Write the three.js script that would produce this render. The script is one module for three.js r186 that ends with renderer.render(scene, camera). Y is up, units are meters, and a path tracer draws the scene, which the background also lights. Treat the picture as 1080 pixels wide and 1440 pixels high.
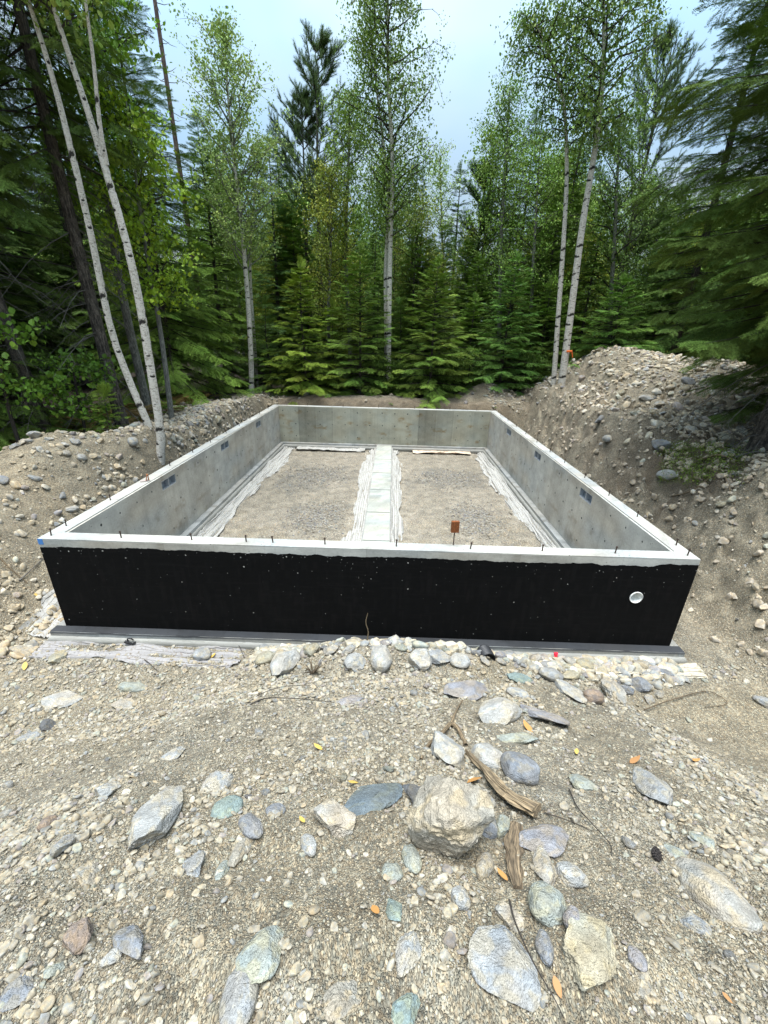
import * as THREE from 'three';
import { mergeGeometries, mergeVertices, toCreasedNormals } from 'three/addons/utils/BufferGeometryUtils.js';

// ---------- camera, sky, sun, exposure ----------
const scene = new THREE.Scene();
const CAM = new THREE.Vector3(0.238, 3.437, 4.168);
const camera = new THREE.PerspectiveCamera(101.8, 3 / 4, 0.05, 400);
camera.rotation.order = 'YXZ';
camera.position.copy(CAM);
camera.rotation.set(-0.3993, 0.0115, 0.0261);
scene.add(camera);
const renderer = new THREE.WebGLRenderer({ antialias: true });
renderer.toneMapping = THREE.LinearToneMapping;
renderer.toneMappingExposure = 3.3;
renderer.shadowMap.enabled = true;
const SUN_DIR = new THREE.Vector3(-0.06, 0.97, 0.12).normalize();
const sun = new THREE.DirectionalLight(new THREE.Color(1, 0.97, 0.92), 2.1);
sun.position.copy(SUN_DIR).multiplyScalar(60);
sun.castShadow = true; sun.shadow.radius = 70; sun.shadow.mapSize.set(2048, 2048);
Object.assign(sun.shadow.camera, { left: -30, right: 30, top: 30, bottom: -30, near: 1, far: 140 });
scene.add(sun, sun.target);

// ---------- random numbers and noise ----------
function rng(seed) {
  let s = (seed * 2654435761) >>> 0;
  return () => { s = (s + 0x6d2b79f5) | 0; let t = Math.imul(s ^ (s >>> 15), 1 | s); t = (t + Math.imul(t ^ (t >>> 7), 61 | t)) ^ t; return ((t ^ (t >>> 14)) >>> 0) / 4294967296; };
}
const hash = (x, y, z) => { let h = Math.imul(x, 374761393) + Math.imul(y, 668265263) + Math.imul(z, 1274126177); h = Math.imul(h ^ (h >>> 13), 1103515245); return ((h ^ (h >>> 16)) >>> 0) / 4294967296; };
const sm = (t) => t * t * (3 - 2 * t), mix = (a, b, t) => a + (b - a) * t, clamp = (x, a = 0, b = 1) => Math.min(b, Math.max(a, x));
const sstep = (a, b, x) => sm(clamp((x - a) / (b - a)));
function vn3(x, y, z) {
  const i = Math.floor(x), j = Math.floor(y), k = Math.floor(z), u = sm(x - i), v = sm(y - j), w = sm(z - k);
  const l = (a, b, t) => a + (b - a) * t;
  return l(l(l(hash(i, j, k), hash(i + 1, j, k), u), l(hash(i, j + 1, k), hash(i + 1, j + 1, k), u), v),
    l(l(hash(i, j, k + 1), hash(i + 1, j, k + 1), u), l(hash(i, j + 1, k + 1), hash(i + 1, j + 1, k + 1), u), v), w) * 2 - 1;
}
function vn2(x, y, s = 0) {
  const i = Math.floor(x), j = Math.floor(y), u = sm(x - i), v = sm(y - j);
  const a = hash(i, j, s), b = hash(i + 1, j, s), c = hash(i, j + 1, s), d = hash(i + 1, j + 1, s);
  return (a + (b - a) * u + (c - a + (a - b - c + d) * u) * v) * 2 - 1;
}
function fbm(x, y, o = 4, s = 0) { let a = 0.5, r = 0, f = 1; for (let i = 0; i < o; i++) { r += a * vn2(x * f, y * f, s + i); a *= 0.5; f *= 2.03; } return r; }
// the same noise, tiling with period p
function tn(x, y, p, s = 0) {
  const i = Math.floor(x), j = Math.floor(y), u = sm(x - i), v = sm(y - j), m = (a) => ((a % p) + p) % p;
  const a = hash(m(i), m(j), s), b = hash(m(i + 1), m(j), s), c = hash(m(i), m(j + 1), s), d = hash(m(i + 1), m(j + 1), s);
  return (a + (b - a) * u + (c - a + (a - b - c + d) * u) * v) * 2 - 1;
}
const V = (x, y, z) => new THREE.Vector3(x, y, z);

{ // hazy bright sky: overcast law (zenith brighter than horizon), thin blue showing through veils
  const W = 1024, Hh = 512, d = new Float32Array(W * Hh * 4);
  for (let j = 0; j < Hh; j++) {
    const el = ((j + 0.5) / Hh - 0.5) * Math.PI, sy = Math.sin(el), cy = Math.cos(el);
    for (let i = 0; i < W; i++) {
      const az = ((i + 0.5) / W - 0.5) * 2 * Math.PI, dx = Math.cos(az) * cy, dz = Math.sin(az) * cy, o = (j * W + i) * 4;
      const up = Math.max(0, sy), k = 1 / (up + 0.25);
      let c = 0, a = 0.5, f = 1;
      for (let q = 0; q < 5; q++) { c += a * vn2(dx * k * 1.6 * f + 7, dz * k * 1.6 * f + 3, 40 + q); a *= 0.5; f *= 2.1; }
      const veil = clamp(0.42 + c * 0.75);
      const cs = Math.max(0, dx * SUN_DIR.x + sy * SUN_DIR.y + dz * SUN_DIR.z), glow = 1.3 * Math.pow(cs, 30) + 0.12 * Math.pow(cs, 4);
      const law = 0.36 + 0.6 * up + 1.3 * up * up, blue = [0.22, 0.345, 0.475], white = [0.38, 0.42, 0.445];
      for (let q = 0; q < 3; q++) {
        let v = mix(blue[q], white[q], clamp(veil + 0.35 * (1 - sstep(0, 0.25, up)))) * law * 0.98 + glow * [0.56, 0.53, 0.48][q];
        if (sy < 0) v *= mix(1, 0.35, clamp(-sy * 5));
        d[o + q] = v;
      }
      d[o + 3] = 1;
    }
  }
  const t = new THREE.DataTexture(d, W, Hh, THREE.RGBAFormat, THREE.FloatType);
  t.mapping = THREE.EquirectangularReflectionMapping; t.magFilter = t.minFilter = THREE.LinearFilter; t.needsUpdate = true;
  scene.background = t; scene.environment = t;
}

// ---------- names, labels, groups ----------
const used = new Map();
function numbered(n) { const k = used.get(n) ?? 0; used.set(n, k + 1); return k ? n + '_' + String(k).padStart(3, '0') : n; }
function tag(o, label, category, group, kind) {
  if (label) o.userData.label = label;
  if (category) o.userData.category = category;
  if (group) o.userData.group = group;
  if (kind) o.userData.kind = kind;
  return o;
}
function shade(o) { o.traverse((m) => { if (m.isMesh) { m.castShadow = true; m.receiveShadow = true; } }); return o; }
function thing(name, label, category, pos, group) { const o = new THREE.Group(); o.name = numbered(name); if (pos) o.position.copy(pos); scene.add(o); return tag(o, label, category, group); }
function part(name, g, m, parent) { const o = new THREE.Mesh(g, m); o.name = name; o.castShadow = o.receiveShadow = true; parent.add(o); return o; }
function solo(name, g, m, label, category, group, kind) { const o = part(numbered(name), g, m, scene); return tag(o, label, category, group, kind); }
function structure(name, g, m) { const o = part(numbered(name), g, m, scene); o.userData.kind = 'structure'; return o; }

// ---------- textures ----------
function dataTex(n, m, f, srgb, rx, ry) {
  const d = new Uint8Array(n * m * 4);
  for (let j = 0; j < m; j++) for (let i = 0; i < n; i++) { const c = f(i, j), o = (j * n + i) * 4; for (let q = 0; q < 3; q++) d[o + q] = clamp(c.length ? c[q] : c, 0, 255); d[o + 3] = 255; }
  const t = new THREE.DataTexture(d, n, m); t.wrapS = t.wrapT = THREE.RepeatWrapping; t.magFilter = t.minFilter = THREE.LinearFilter;
  if (srgb) t.colorSpace = THREE.SRGBColorSpace;
  if (rx) t.repeat.set(1 / rx, 1 / (ry ?? rx)); t.needsUpdate = true; return t;
}
function canvasTex(w, h, draw, srgb = true, rx, ry) {
  const c = document.createElement('canvas'); c.width = w; c.height = h; draw(c.getContext('2d'), w, h);
  const t = new THREE.CanvasTexture(c); t.wrapS = t.wrapT = THREE.RepeatWrapping; t.magFilter = THREE.LinearFilter;
  if (srgb) t.colorSpace = THREE.SRGBColorSpace;
  if (rx) t.repeat.set(1 / rx, 1 / (ry ?? rx)); return t;
}
const std = (o) => new THREE.MeshStandardMaterial({ roughness: 0.95, metalness: 0, ...o });
const lin = (r, g, b) => new THREE.Color().setRGB(r, g, b);

// grit: cells of tiny stones in dirt, 1.1 m a tile, tone and height
const GN = 1024, gritTone = new Float32Array(GN * GN), gritH = new Float32Array(GN * GN);
{
  const cells = [[150, 0.55, 11], [64, 0.8, 12]];
  for (let j = 0; j < GN; j++) for (let i = 0; i < GN; i++) {
    let tone = 0.62 + 0.10 * tn(i / 128, j / 128, 8, 1) + 0.10 * tn(i / 16, j / 16, 64, 2) + 0.12 * tn(i / 3, j / 3, Math.floor(GN / 3), 3), h = 0.3 + 0.15 * tn(i / 16, j / 16, 64, 2);
    for (const [p, keep, s] of cells) {
      const u = i / GN * p, v = j / GN * p, a = Math.floor(u), b = Math.floor(v);
      let best = 9, id = 0;
      for (let y = -1; y < 2; y++) for (let x = -1; x < 2; x++) {
        const ca = ((a + x) % p + p) % p, cb = ((b + y) % p + p) % p, px = a + x + hash(ca, cb, s), py = b + y + hash(ca, cb, s + 1);
        const e = (px - u) ** 2 * mix(0.7, 1.8, hash(ca, cb, s + 2)) + (py - v) ** 2 * mix(0.7, 1.8, hash(ca, cb, s + 3)) + (hash(ca, cb, s + 4) < keep ? 0 : 5);
        if (e < best) { best = e; id = ca * 977 + cb; }
      }
      const r = Math.sqrt(best), R = 0.28 + 0.2 * hash(id, 5, s);
      if (r < R) { const q = hash(id, 7, s); tone = mix(tone, 0.45 + 0.55 * q, 0.75); h = Math.max(h, 0.45 + 0.55 * Math.sqrt(1 - (r / R) ** 2)); }
    }
    gritTone[j * GN + i] = tone; gritH[j * GN + i] = h;
  }
}
const gritMap = dataTex(GN, GN, (i, j) => { const t = gritTone[j * GN + i] * 255, q = tn(i / 9, j / 9, Math.floor(GN / 9), 9) * 9; return [t * 1.12 + q, t * 1.1, t * 1.04 - q]; }, true, 1.1);
const gritBump = dataTex(GN, GN, (i, j) => gritH[j * GN + i] * 255, false, 1.1);
const groundMat = std({ vertexColors: true, map: gritMap, bumpMap: gritBump, bumpScale: 0.012, roughness: 1 });

const speck = (seed, n, base, amp) => dataTex(n, n, (i, j) => {
  const t = base + amp * (0.5 * tn(i / 64, j / 64, n / 64, seed) + 0.35 * tn(i / 12, j / 12, Math.floor(n / 12), seed + 1) + 0.5 * tn(i / 2.5, j / 2.5, Math.floor(n / 2.5), seed + 2));
  return t * 255;
}, true, 1);
const stoneMap = speck(21, 256, 0.86, 0.16), stoneBump = dataTex(256, 256, (i, j) => 128 + 70 * tn(i / 20, j / 20, 12, 31) + 50 * tn(i / 5, j / 5, 51, 32) + 30 * tn(i / 2, j / 2, 128, 33), false, 1);
const stoneMat = std({ vertexColors: true, map: stoneMap, bumpMap: stoneBump, bumpScale: 0.01, roughness: 0.92 });
const pebbleMat = std({ vertexColors: true, map: stoneMap, roughness: 0.95 });

// cast concrete, 4.06 m x 1.22 m a tile: panel tones, streaks, blotches
function concreteTex(seed, panel, tint, blot = 0.2) {
  const w = 1280, h = 512, P = 7;
  return dataTex(w, h, (i, j) => {
    const u = i / w, v = j / h, pn = Math.floor(u * P), edge = Math.abs(u * P - Math.round(u * P)) < 0.006 ? -0.05 : 0;
    let t = 0.88 + panel * (hash(pn, 3, seed) - 0.5) + edge;
    t += 0.06 * tn(u * 6, v * 3, 6, seed) + 0.05 * tn(u * 24, v * 12, 24, seed + 1) + 0.03 * tn(u * 160, v * 64, 160, seed + 2) + 0.03 * tn(u * 620, v * 250, 620, seed + 3);
    const st = tn(u * 90, v * 1.5, 90, seed + 4); t -= 0.035 * clamp(st * 1.6 - 0.35) + 0.03 * clamp(tn(u * 20, v * 2, 20, seed + 5) * 1.4);
    const bl = clamp(tn(u * 14, v * 7, 14, seed + 6) * 1.6 - 0.5) * clamp(0.5 + tn(u * 50, v * 24, 50, seed + 8)); t -= blot * bl;
    if (hash(i >> 2, j >> 2, seed + 7) > 0.9985) t -= 0.3;
    const br = 0.02 * tn(u * 8, v * 4, 8, seed + 9) + tint * bl;
    return [255 * (t + br), 255 * t, 255 * (t - br * 1.2)];
  }, true, 4.06, 1.22);
}
const concreteBump = dataTex(512, 512, (i, j) => 128 + 40 * tn(i / 40, j / 40, 12, 3) + 30 * tn(i / 4, j / 4, 128, 4) - (hash(i >> 2, j >> 2, 77) > 0.997 ? 90 : 0), false, 1.2);
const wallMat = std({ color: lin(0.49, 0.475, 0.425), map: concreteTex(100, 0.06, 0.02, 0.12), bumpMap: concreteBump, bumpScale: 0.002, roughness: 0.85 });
const backWallMat = std({ color: lin(0.33, 0.33, 0.265), map: concreteTex(160, 0.16, 0.09), bumpMap: concreteBump, bumpScale: 0.002, roughness: 0.85 });  // olive stained tone, darkened too for the face turned from the light
const topMat = std({ color: lin(0.46, 0.455, 0.42), map: concreteTex(200, 0.03, 0.0, 0.07), bumpMap: concreteBump, bumpScale: 0.002, roughness: 0.9 });
const footMat = std({ color: lin(0.33, 0.33, 0.31), map: concreteTex(230, 0.1, 0.02), bumpMap: concreteBump, bumpScale: 0.002 });
const slabMat = std({ color: lin(0.40, 0.41, 0.365), map: concreteTex(260, 0.02, 0.0, 0.06), bumpMap: concreteBump, bumpScale: 0.0015 });
const greyCoat = std({ color: lin(0.035, 0.038, 0.042), map: concreteTex(300, 0.3, 0), roughness: 0.75 });
const tarMat = new THREE.MeshPhysicalMaterial({ specularIntensity: 0.22, metalness: 0,
  map: canvasTex(2048, 336, (g, w, h) => {
    g.fillStyle = '#090909'; g.fillRect(0, 0, w, h);
    const r = rng(5);
    for (let i = 0; i < 1400; i++) { g.globalAlpha = 0.5; g.fillStyle = ['#0e0e0e', '#060607', '#0a0a0b', '#121111'][Math.floor(r() * 4)]; const v = r() < 0.5; g.fillRect(r() * w, r() * h, v ? 4 + r() * 12 : 20 + r() * 90, v ? 20 + r() * 70 : 2 + r() * 5); }
    g.globalAlpha = 1;
    for (let i = 0; i < 250; i++) {   // pinholes that stayed bare
      const x = r() * w, y = r() < 0.4 ? h * 0.05 + r() * r() * 110 : r() * h, q = 0.5 + 2.1 * r() * r(); g.fillStyle = ['#6d6c68', '#8c8a84', '#4a4a48', '#a9a7a0'][Math.floor(r() * 4)];
      g.beginPath(); g.ellipse(x, y, q * 1.2, q, r() * 3, 0, 7); g.fill();
    }
  }), roughness: 0.85,
});
// woven footing fabric printed with lines
const fabricTex = canvasTex(1024, 1024, (g, w, h) => {
  g.fillStyle = '#e7e5e1'; g.fillRect(0, 0, w, h);
  const r = rng(8);
  for (let i = 0; i < 9000; i++) { g.fillStyle = r() < 0.5 ? '#dcd9dc' : '#ececec'; g.fillRect(r() * w, r() * h, 2 + r() * 10, 1); }
  for (let x = 20; x < w; x += 51) { g.fillStyle = '#76736f'; g.fillRect(x, 0, x % 3 ? 5 : 8, h); }
  g.fillStyle = '#7b7873'; g.font = '26px sans-serif';
  for (let y = 10; y < h; y += 128) for (let x = 30; x < w; x += 102) { g.fillRect(x + 6, y, 3, 22); g.fillRect(x + 14, y + 6, 14, 3); g.fillText(String(2 + ((x / 51) | 0)), x + 12, y + 60); }
  for (let i = 0; i < 1500; i++) { g.fillStyle = `rgba(${140 + r() * 30},${125 + r() * 25},100,${0.1 + 0.5 * r() * r()})`; const q = r() * r(); g.beginPath(); g.ellipse(r() * w, r() * h, 1 + q * 26, 1 + q * 12, r() * 3, 0, 7); g.fill(); }
}, true, 1.0);
const fabricMat = std({ map: fabricTex, color: lin(0.43, 0.425, 0.41), roughness: 0.85, side: THREE.DoubleSide });
const bulgeMat = std({ map: canvasTex(512, 128, (g, w, h) => {
  g.fillStyle = '#cfcdc8'; g.fillRect(0, 0, w, h); const r = rng(15);
  for (let i = 0; i < 900; i++) { g.fillStyle = `rgba(${r() < 0.5 ? '120,116,108' : '235,233,228'},${0.05 + r() * 0.15})`; g.fillRect(r() * w, r() * h, 5 + r() * 60, 1 + r() * 5); }
}, true, 2, 0.3), color: lin(0.44, 0.44, 0.42), roughness: 0.75 });
const rustMat = std({ color: lin(0.06, 0.04, 0.03), roughness: 0.7, metalness: 0.4 });
const zincMat = std({ color: lin(0.42, 0.45, 0.48), roughness: 0.45, metalness: 0.7 });
const darkMat = std({ color: lin(0.03, 0.033, 0.035), roughness: 0.8 });

// ---------- the ground ----------
const HW = 3.755, LEN = 10.173, T = 0.203, TOP = 1.218, FO = 0.118, FLOOR = -0.2;
const smax = (a, b, k) => { const h = clamp(0.5 + 0.5 * (a - b) / k); return mix(b, a, h) + k * h * (1 - h); };
const gauss = (x, z, cx, cz, sx, sz) => Math.exp(-(((x - cx) / sx) ** 2 + ((z - cz) / sz) ** 2));
const ramp = (t) => { t = clamp(t); return mix(t, sm(t), 0.6); };
const inside = (x, z) => Math.abs(x) < HW - T * 0.5 && z < -T * 0.5 && z > -LEN + T * 0.5;
function baseHeight(x, z) {
  if (inside(x, z)) return -0.195 + 0.03 * fbm(x * 0.9, z * 0.9, 2, 90);
  const wig = 0.16 * vn2(z * 0.9, x * 0.3, 51);
  const wl = mix(1.5, 0.5, sstep(-1.5, -4.2, z));
  let left = FLOOR + (1.27 + 0.06 * sstep(-4, -7, z) + 0.1 * vn2(x * 0.4, z * 0.4, 52) - FLOOR) * ramp((-4.0 + 0.4 * wig - x) / wl);
  left += 0.42 * gauss(x, z, -5.75, -2.9, 0.85, 1.0) + 0.42 * gauss(x, z, -4.7, -4.1, 0.6, 0.85) + 0.12 * gauss(x, z, -4.7, -7, 0.6, 2.5) - 0.35 * sstep(-6.8, -8.5, x);
  if (z > 0.3) left -= 0.35 * sstep(0.3, 2.5, z);
  const rs = 4.62 + wig + 0.5 * clamp(z - 0.6, 0, 3) - 0.12 * sstep(-1, 0.2, z), plateau = 1.38 + 0.15 * sstep(-3, -6, z);
  let right = FLOOR + (plateau - FLOOR) * ramp((x - rs) / mix(1.25, 0.95, sstep(-3, -6, z)));
  right += 1.6 * gauss(x, z, 8.1, -12.0, x < 8.1 ? 1.65 : 2.6, 2.6) + 1.25 * gauss(x, z, 10.2, -8.6, 2.6, 2.4) + 0.3 * gauss(x, z, 6.8, -8.5, 1.6, 2.2) + 0.55 * gauss(x, z, 7.4, -1.4, 1.6, 1.3) + 0.25 * gauss(x, z, 6.1, -5, 1.1, 1.5);
  const back = FLOOR + (1.2 - FLOOR) * ramp((-10.75 + 0.5 * wig - z) / 0.6) + 0.6 * gauss(x, z, 3.95, -12.9, 1.1, 0.9) + 0.16 * gauss(x, z, 0.2, -12.0, 2.0, 0.6) + 0.12 * gauss(x, z, -2.5, -12, 1.2, 0.7);
  const z0 = mix(0.18, 0.85, sstep(-1.0, -2.2, x)) + 0.35 * sstep(2.3, 3.2, x) + 0.05 * vn2(x * 1.4, 3, 53);
  let front = FLOOR + 0.06 + 0.56 * Math.min(z - z0, 3.5 - z0 + 0.3 * clamp(z - 3.5, 0, 2)) - 0.034 * (x - 0.2) ** 2 + 0.25 * gauss(x, z, 0.7, 0.52, 1.9, 0.33) + 0.1 * gauss(x, z, -0.15, 0.24, 0.45, 0.2);
  if (z > 6) front -= (z - 6) * 0.2;
  front = Math.max(front, -0.8);
  let h = Math.max(FLOOR, -0.8);
  h = smax(h, left, 0.15); h = smax(h, right, 0.12); h = smax(h, back, 0.12); if (z > 0) h = smax(h, front, 0.14);
  return Math.min(h, 3.3);
}
function rough(x, z, h) {
  if (inside(x, z)) return 0.018 * fbm(x * 6, z * 6, 3, 60);
  const out = sstep(0.02, 0.35, h - FLOOR);
  const right = sstep(4.5, 5.2, x) * sstep(2.2, 1.2, z) * (1 - sstep(6.8, 8.5, x)), bank = right * out;
  let r = 0.05 * fbm(x * 1.6, z * 1.6, 3, 61) + 0.028 * fbm(x * 7, z * 7, 3, 62);
  const f3 = (k, q) => 0.6 * vn3(x * k + q, h * k * 1.9, z * k) + 0.3 * vn3(x * k * 2.1, h * k * 4 + q, z * k * 2.1) + 0.15 * vn3(x * k * 4.3, h * k * 8, z * k * 4.3 + q);
  const rid = bank > 0 ? 1 - Math.abs(f3(1.9, 3) * 1.6) : 0;
  r += bank * (0.36 * (rid - 0.6) + 0.16 * f3(3.2, 8) + 0.06 * (1 - Math.abs(2 * f3(7, 5))) + 0.13 * vn3(x * 2.6, h * 6.5, z * 2.2) + 0.07 * vn3(x * 6, h * 13, z * 5));
  if (z > 0.1) { const rr = 1 - Math.abs(fbm(x * 3.1, z * 3.1, 3, 66) * 2); r += (0.035 * (rr - 0.6) + 0.022 * fbm(x * 16, z * 16, 2, 68)) * out; }
  return r * (0.25 + 0.75 * out);
}
const height = (x, z) => { const b = baseHeight(x, z); return b + rough(x, z, b); };
// soil colours place by place; both banks painted paler to offset canopy shade
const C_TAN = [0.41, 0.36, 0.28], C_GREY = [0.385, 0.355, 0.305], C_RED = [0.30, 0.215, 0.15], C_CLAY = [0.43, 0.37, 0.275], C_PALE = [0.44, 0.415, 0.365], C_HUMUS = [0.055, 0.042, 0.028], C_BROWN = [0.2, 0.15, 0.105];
function groundColor(x, z, h) {
  let c = [...C_GREY];
  const to = (k, t) => { t = clamp(t); for (let q = 0; q < 3; q++) c[q] = mix(c[q], k[q], t); };
  const n1 = fbm(x * 0.8, z * 0.8, 4, 70), n2 = fbm(x * 2.7, z * 2.7, 3, 71);
  if (inside(x, z)) {
    to([0.52, 0.475, 0.42], 0.75 + 0.6 * n1); to([0.55, 0.48, 0.375], sstep(0.05, 0.3, n2) * 0.5 * sstep(-6, -3, z));
    const dark = Math.max(gauss(x, z, -1.9, -6.9, 1.0, 1.1), gauss(x, z, 1.9, -7, 1.0, 1.0), gauss(x, z, -1.3, -4.1, 0.6, 0.8), 0.8 * gauss(x, z, 2.1, -4.2, 0.5, 0.9));
    to([0.3, 0.29, 0.275], sstep(0.3, 0.8, dark + 1.1 * n2) * 0.7); return c;
  }
  to(C_TAN, 0.5 + 1.1 * n1); to(C_PALE, sstep(0.1, 0.45, n2) * 0.6);
  to(C_CLAY, sstep(4.2, 5, x) * sstep(-2.5, -0.5, z) * 0.7 + sstep(2.2, 3.6, x) * sstep(0.2, 0.8, z) * 0.6);
  to([0.42, 0.31, 0.19], 0.75 * gauss(x, z, -5.4, -2.2, 0.9, 1.0) * clamp(0.6 + n2 * 2));
  to([0.36, 0.28, 0.19], 0.6 * sstep(-3.9, -4.5, x) * sstep(-1.6, 0.6, z));
  to(C_RED, sstep(4.4, 4.8, x) * sstep(6.6, 5.6, x) * sstep(-1.6, -3.4, z) * 0.8 * clamp(0.25 + 2.2 * n2));
  to(C_RED, sstep(-10.9, -11.2, z) * sstep(-12, -11.4, z) * 0.5);
  to(C_BROWN, sstep(5.0, 5.7, x) * sstep(7.5, 6.5, x) * sstep(-1.6, -2.6, z) * sstep(-5, -4, z) * 0.85);
  to([0.56, 0.49, 0.385], 0.65 * sstep(-3.85, -4.2, x) * sstep(-7.2, -6, x)); to([0.54, 0.48, 0.39], 0.6 * sstep(4.3, 4.8, x) * (1 - sstep(5.0, 5.7, x) * sstep(-1.6, -2.6, z) * sstep(-5, -4, z))); to([0.3, 0.25, 0.2], 0.35 * sstep(4.4, 4.8, x) * sstep(6.4, 5.4, x) * sstep(-1.6, -3.4, z) * clamp(0.3 + 2 * n2));  // sandy banks, lifted further in the colour against shade from the trees
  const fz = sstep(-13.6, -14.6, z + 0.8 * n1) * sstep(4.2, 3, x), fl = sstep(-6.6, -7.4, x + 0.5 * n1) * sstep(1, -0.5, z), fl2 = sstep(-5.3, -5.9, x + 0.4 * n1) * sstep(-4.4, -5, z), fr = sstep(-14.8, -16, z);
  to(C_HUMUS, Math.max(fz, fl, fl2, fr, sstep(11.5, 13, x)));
  return c;
}
{
  const axis = (from, to, step) => { const a = [from]; let v = from; while (v < to) { v += step(v); a.push(v); } return a; };
  const xs = axis(-70, 70, (x) => 0.03 + 0.006 * Math.max(0, Math.abs(x) - 3.2) + 0.02 * Math.max(0, Math.abs(x) - 6.6)), zs = axis(-70, 60, (z) => z < 0.2 ? 0.034 + 0.0065 * (0.2 - z) + (z < -16 ? 0.05 * (-16 - z) : 0) : z < 4.6 ? 0.026 : 0.03 + 0.08 * (z - 4.6));
  const nx = xs.length, nz = zs.length, P = new Float32Array(nx * nz * 3), C = new Float32Array(nx * nz * 3), U = new Float32Array(nx * nz * 2), I = new Uint32Array((nx - 1) * (nz - 1) * 6);
  for (let j = 0; j < nz; j++) for (let i = 0; i < nx; i++) {
    const k = j * nx + i, x = xs[i], z = zs[j], h = height(x, z);
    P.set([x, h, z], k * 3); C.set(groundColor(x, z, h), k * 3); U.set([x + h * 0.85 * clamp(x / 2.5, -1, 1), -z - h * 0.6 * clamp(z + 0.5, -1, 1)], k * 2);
  }
  let q = 0;
  for (let j = 0; j < nz - 1; j++) for (let i = 0; i < nx - 1; i++) { const a = j * nx + i; I.set([a, a + nx, a + 1, a + 1, a + nx, a + nx + 1], q); q += 6; }
  const g = new THREE.BufferGeometry();
  g.setAttribute('position', new THREE.BufferAttribute(P, 3)); g.setAttribute('color', new THREE.BufferAttribute(C, 3)); g.setAttribute('uv', new THREE.BufferAttribute(U, 2)); g.setIndex(new THREE.BufferAttribute(I, 1)); g.computeVertexNormals();
  structure('ground', g, groundMat);
  console.log('ground', nx, nz, (nx - 1) * (nz - 1) * 2);
}
// the spot of ground that lies along a line of sight of the photograph (1080 x 1440 pixels)
camera.updateMatrixWorld(true);
function sight(u, v) { return V((u - 540) / 585.006, -(v - 720) / 585.006, -1).transformDirection(camera.matrixWorld); }
function spot(u, v) {
  const d = sight(u, v), p = CAM.clone(); let t = 0.3;
  for (; t < 60; t += 0.02 + t * 0.004) { p.copy(CAM).addScaledVector(d, t); if (p.y < height(p.x, p.z)) break; }
  for (let s = 0.05; s > 0.001; s /= 2) { t += (p.y < height(p.x, p.z) ? -s : s); p.copy(CAM).addScaledVector(d, t); }
  p.y = height(p.x, p.z);
  const fwd = V(0, 0, -1).transformDirection(camera.matrixWorld);
  return { p, m: p.clone().sub(CAM).dot(fwd) / 585.006 };   // metres per pixel there
}
const upAt = (x, z, e = 0.12) => V(height(x - e, z) - height(x + e, z), 2 * e, height(x, z - e) - height(x, z + e)).normalize();

// ---------- the concrete foundation ----------
function uvBox(g, s = 1) {   // uv in metres by the way each face points
  g = g.index ? g.toNonIndexed() : g; g.computeVertexNormals();
  const p = g.attributes.position, n = g.attributes.normal, uv = new Float32Array(p.count * 2);
  for (let i = 0; i < p.count; i++) {
    const ax = Math.abs(n.getX(i)), ay = Math.abs(n.getY(i)), az = Math.abs(n.getZ(i));
    if (ay >= ax && ay >= az) uv.set([p.getX(i) + p.getZ(i) * 0.37, p.getZ(i)], i * 2); else if (ax >= az) uv.set([p.getZ(i), p.getY(i)], i * 2); else uv.set([p.getX(i), p.getY(i)], i * 2);
  }
  g.setAttribute('uv', new THREE.BufferAttribute(uv, 2)); return g;
}
function box(x0, x1, y0, y1, z0, z1) { const g = new THREE.BoxGeometry(x1 - x0, y1 - y0, z1 - z0); g.translate((x0 + x1) / 2, (y0 + y1) / 2, (z0 + z1) / 2); return uvBox(g); }
const strip = (gs) => gs.map((g) => { const o = g.index ? g.toNonIndexed() : g.clone(); for (const k of Object.keys(o.attributes)) if (!['position', 'normal', 'uv', 'color'].includes(k)) o.deleteAttribute(k); return o; });
const merge = (gs) => mergeGeometries(strip(gs));

const house = thing('concrete_foundation', 'pale poured concrete foundation walls, open rectangle with black coated front', 'foundation');
const VENTS_L = [[-2.79, -2.31], [-5.36, -4.89], [-7.9, -7.48]], VENTS_R = [[-2.71, -2.24], [-5.24, -4.8], [-7.78, -7.32]], VY0 = 0.955, VY1 = 1.125;
function sideWall(x0, vents) {   // a slab along z with the vent openings cut through
  const s = new THREE.Shape(); s.moveTo(T, 0); s.lineTo(LEN - T, 0); s.lineTo(LEN - T, TOP - 0.014); s.lineTo(T, TOP - 0.014); s.closePath();
  for (const [a, b] of vents) { const h = new THREE.Path(); h.moveTo(-b, VY0); h.lineTo(-a, VY0); h.lineTo(-a, VY1); h.lineTo(-b, VY1); h.closePath(); s.holes.push(h); }
  const g = new THREE.ExtrudeGeometry(s, { depth: T, bevelEnabled: false });
  g.applyMatrix4(new THREE.Matrix4().makeBasis(V(0, 0, -1), V(0, 1, 0), V(1, 0, 0))); g.translate(x0, 0, 0);
  return uvBox(g);
}
const wallL = part('wall', sideWall(-HW, VENTS_L), wallMat, house), wallR = part('wall', sideWall(HW - T, VENTS_R), wallMat, house);
let wallF;
{ // front wall with the pipe sleeve hole
  const s = new THREE.Shape(); s.moveTo(-HW, 0); s.lineTo(HW, 0); s.lineTo(HW, TOP - 0.014); s.lineTo(-HW, TOP - 0.014); s.closePath();
  const h = new THREE.Path(); h.absarc(3.168, 0.692, 0.078, 0, Math.PI * 2, true); s.holes.push(h);
  const g = new THREE.ExtrudeGeometry(s, { depth: T, bevelEnabled: false, curveSegments: 24 }); g.translate(0, 0, -T);
  wallF = part('wall', uvBox(g), wallMat, house);
}
const wallB = part('wall', box(-HW, HW, 0, TOP - 0.014, -LEN, -LEN + T), backWallMat, house);
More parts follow.
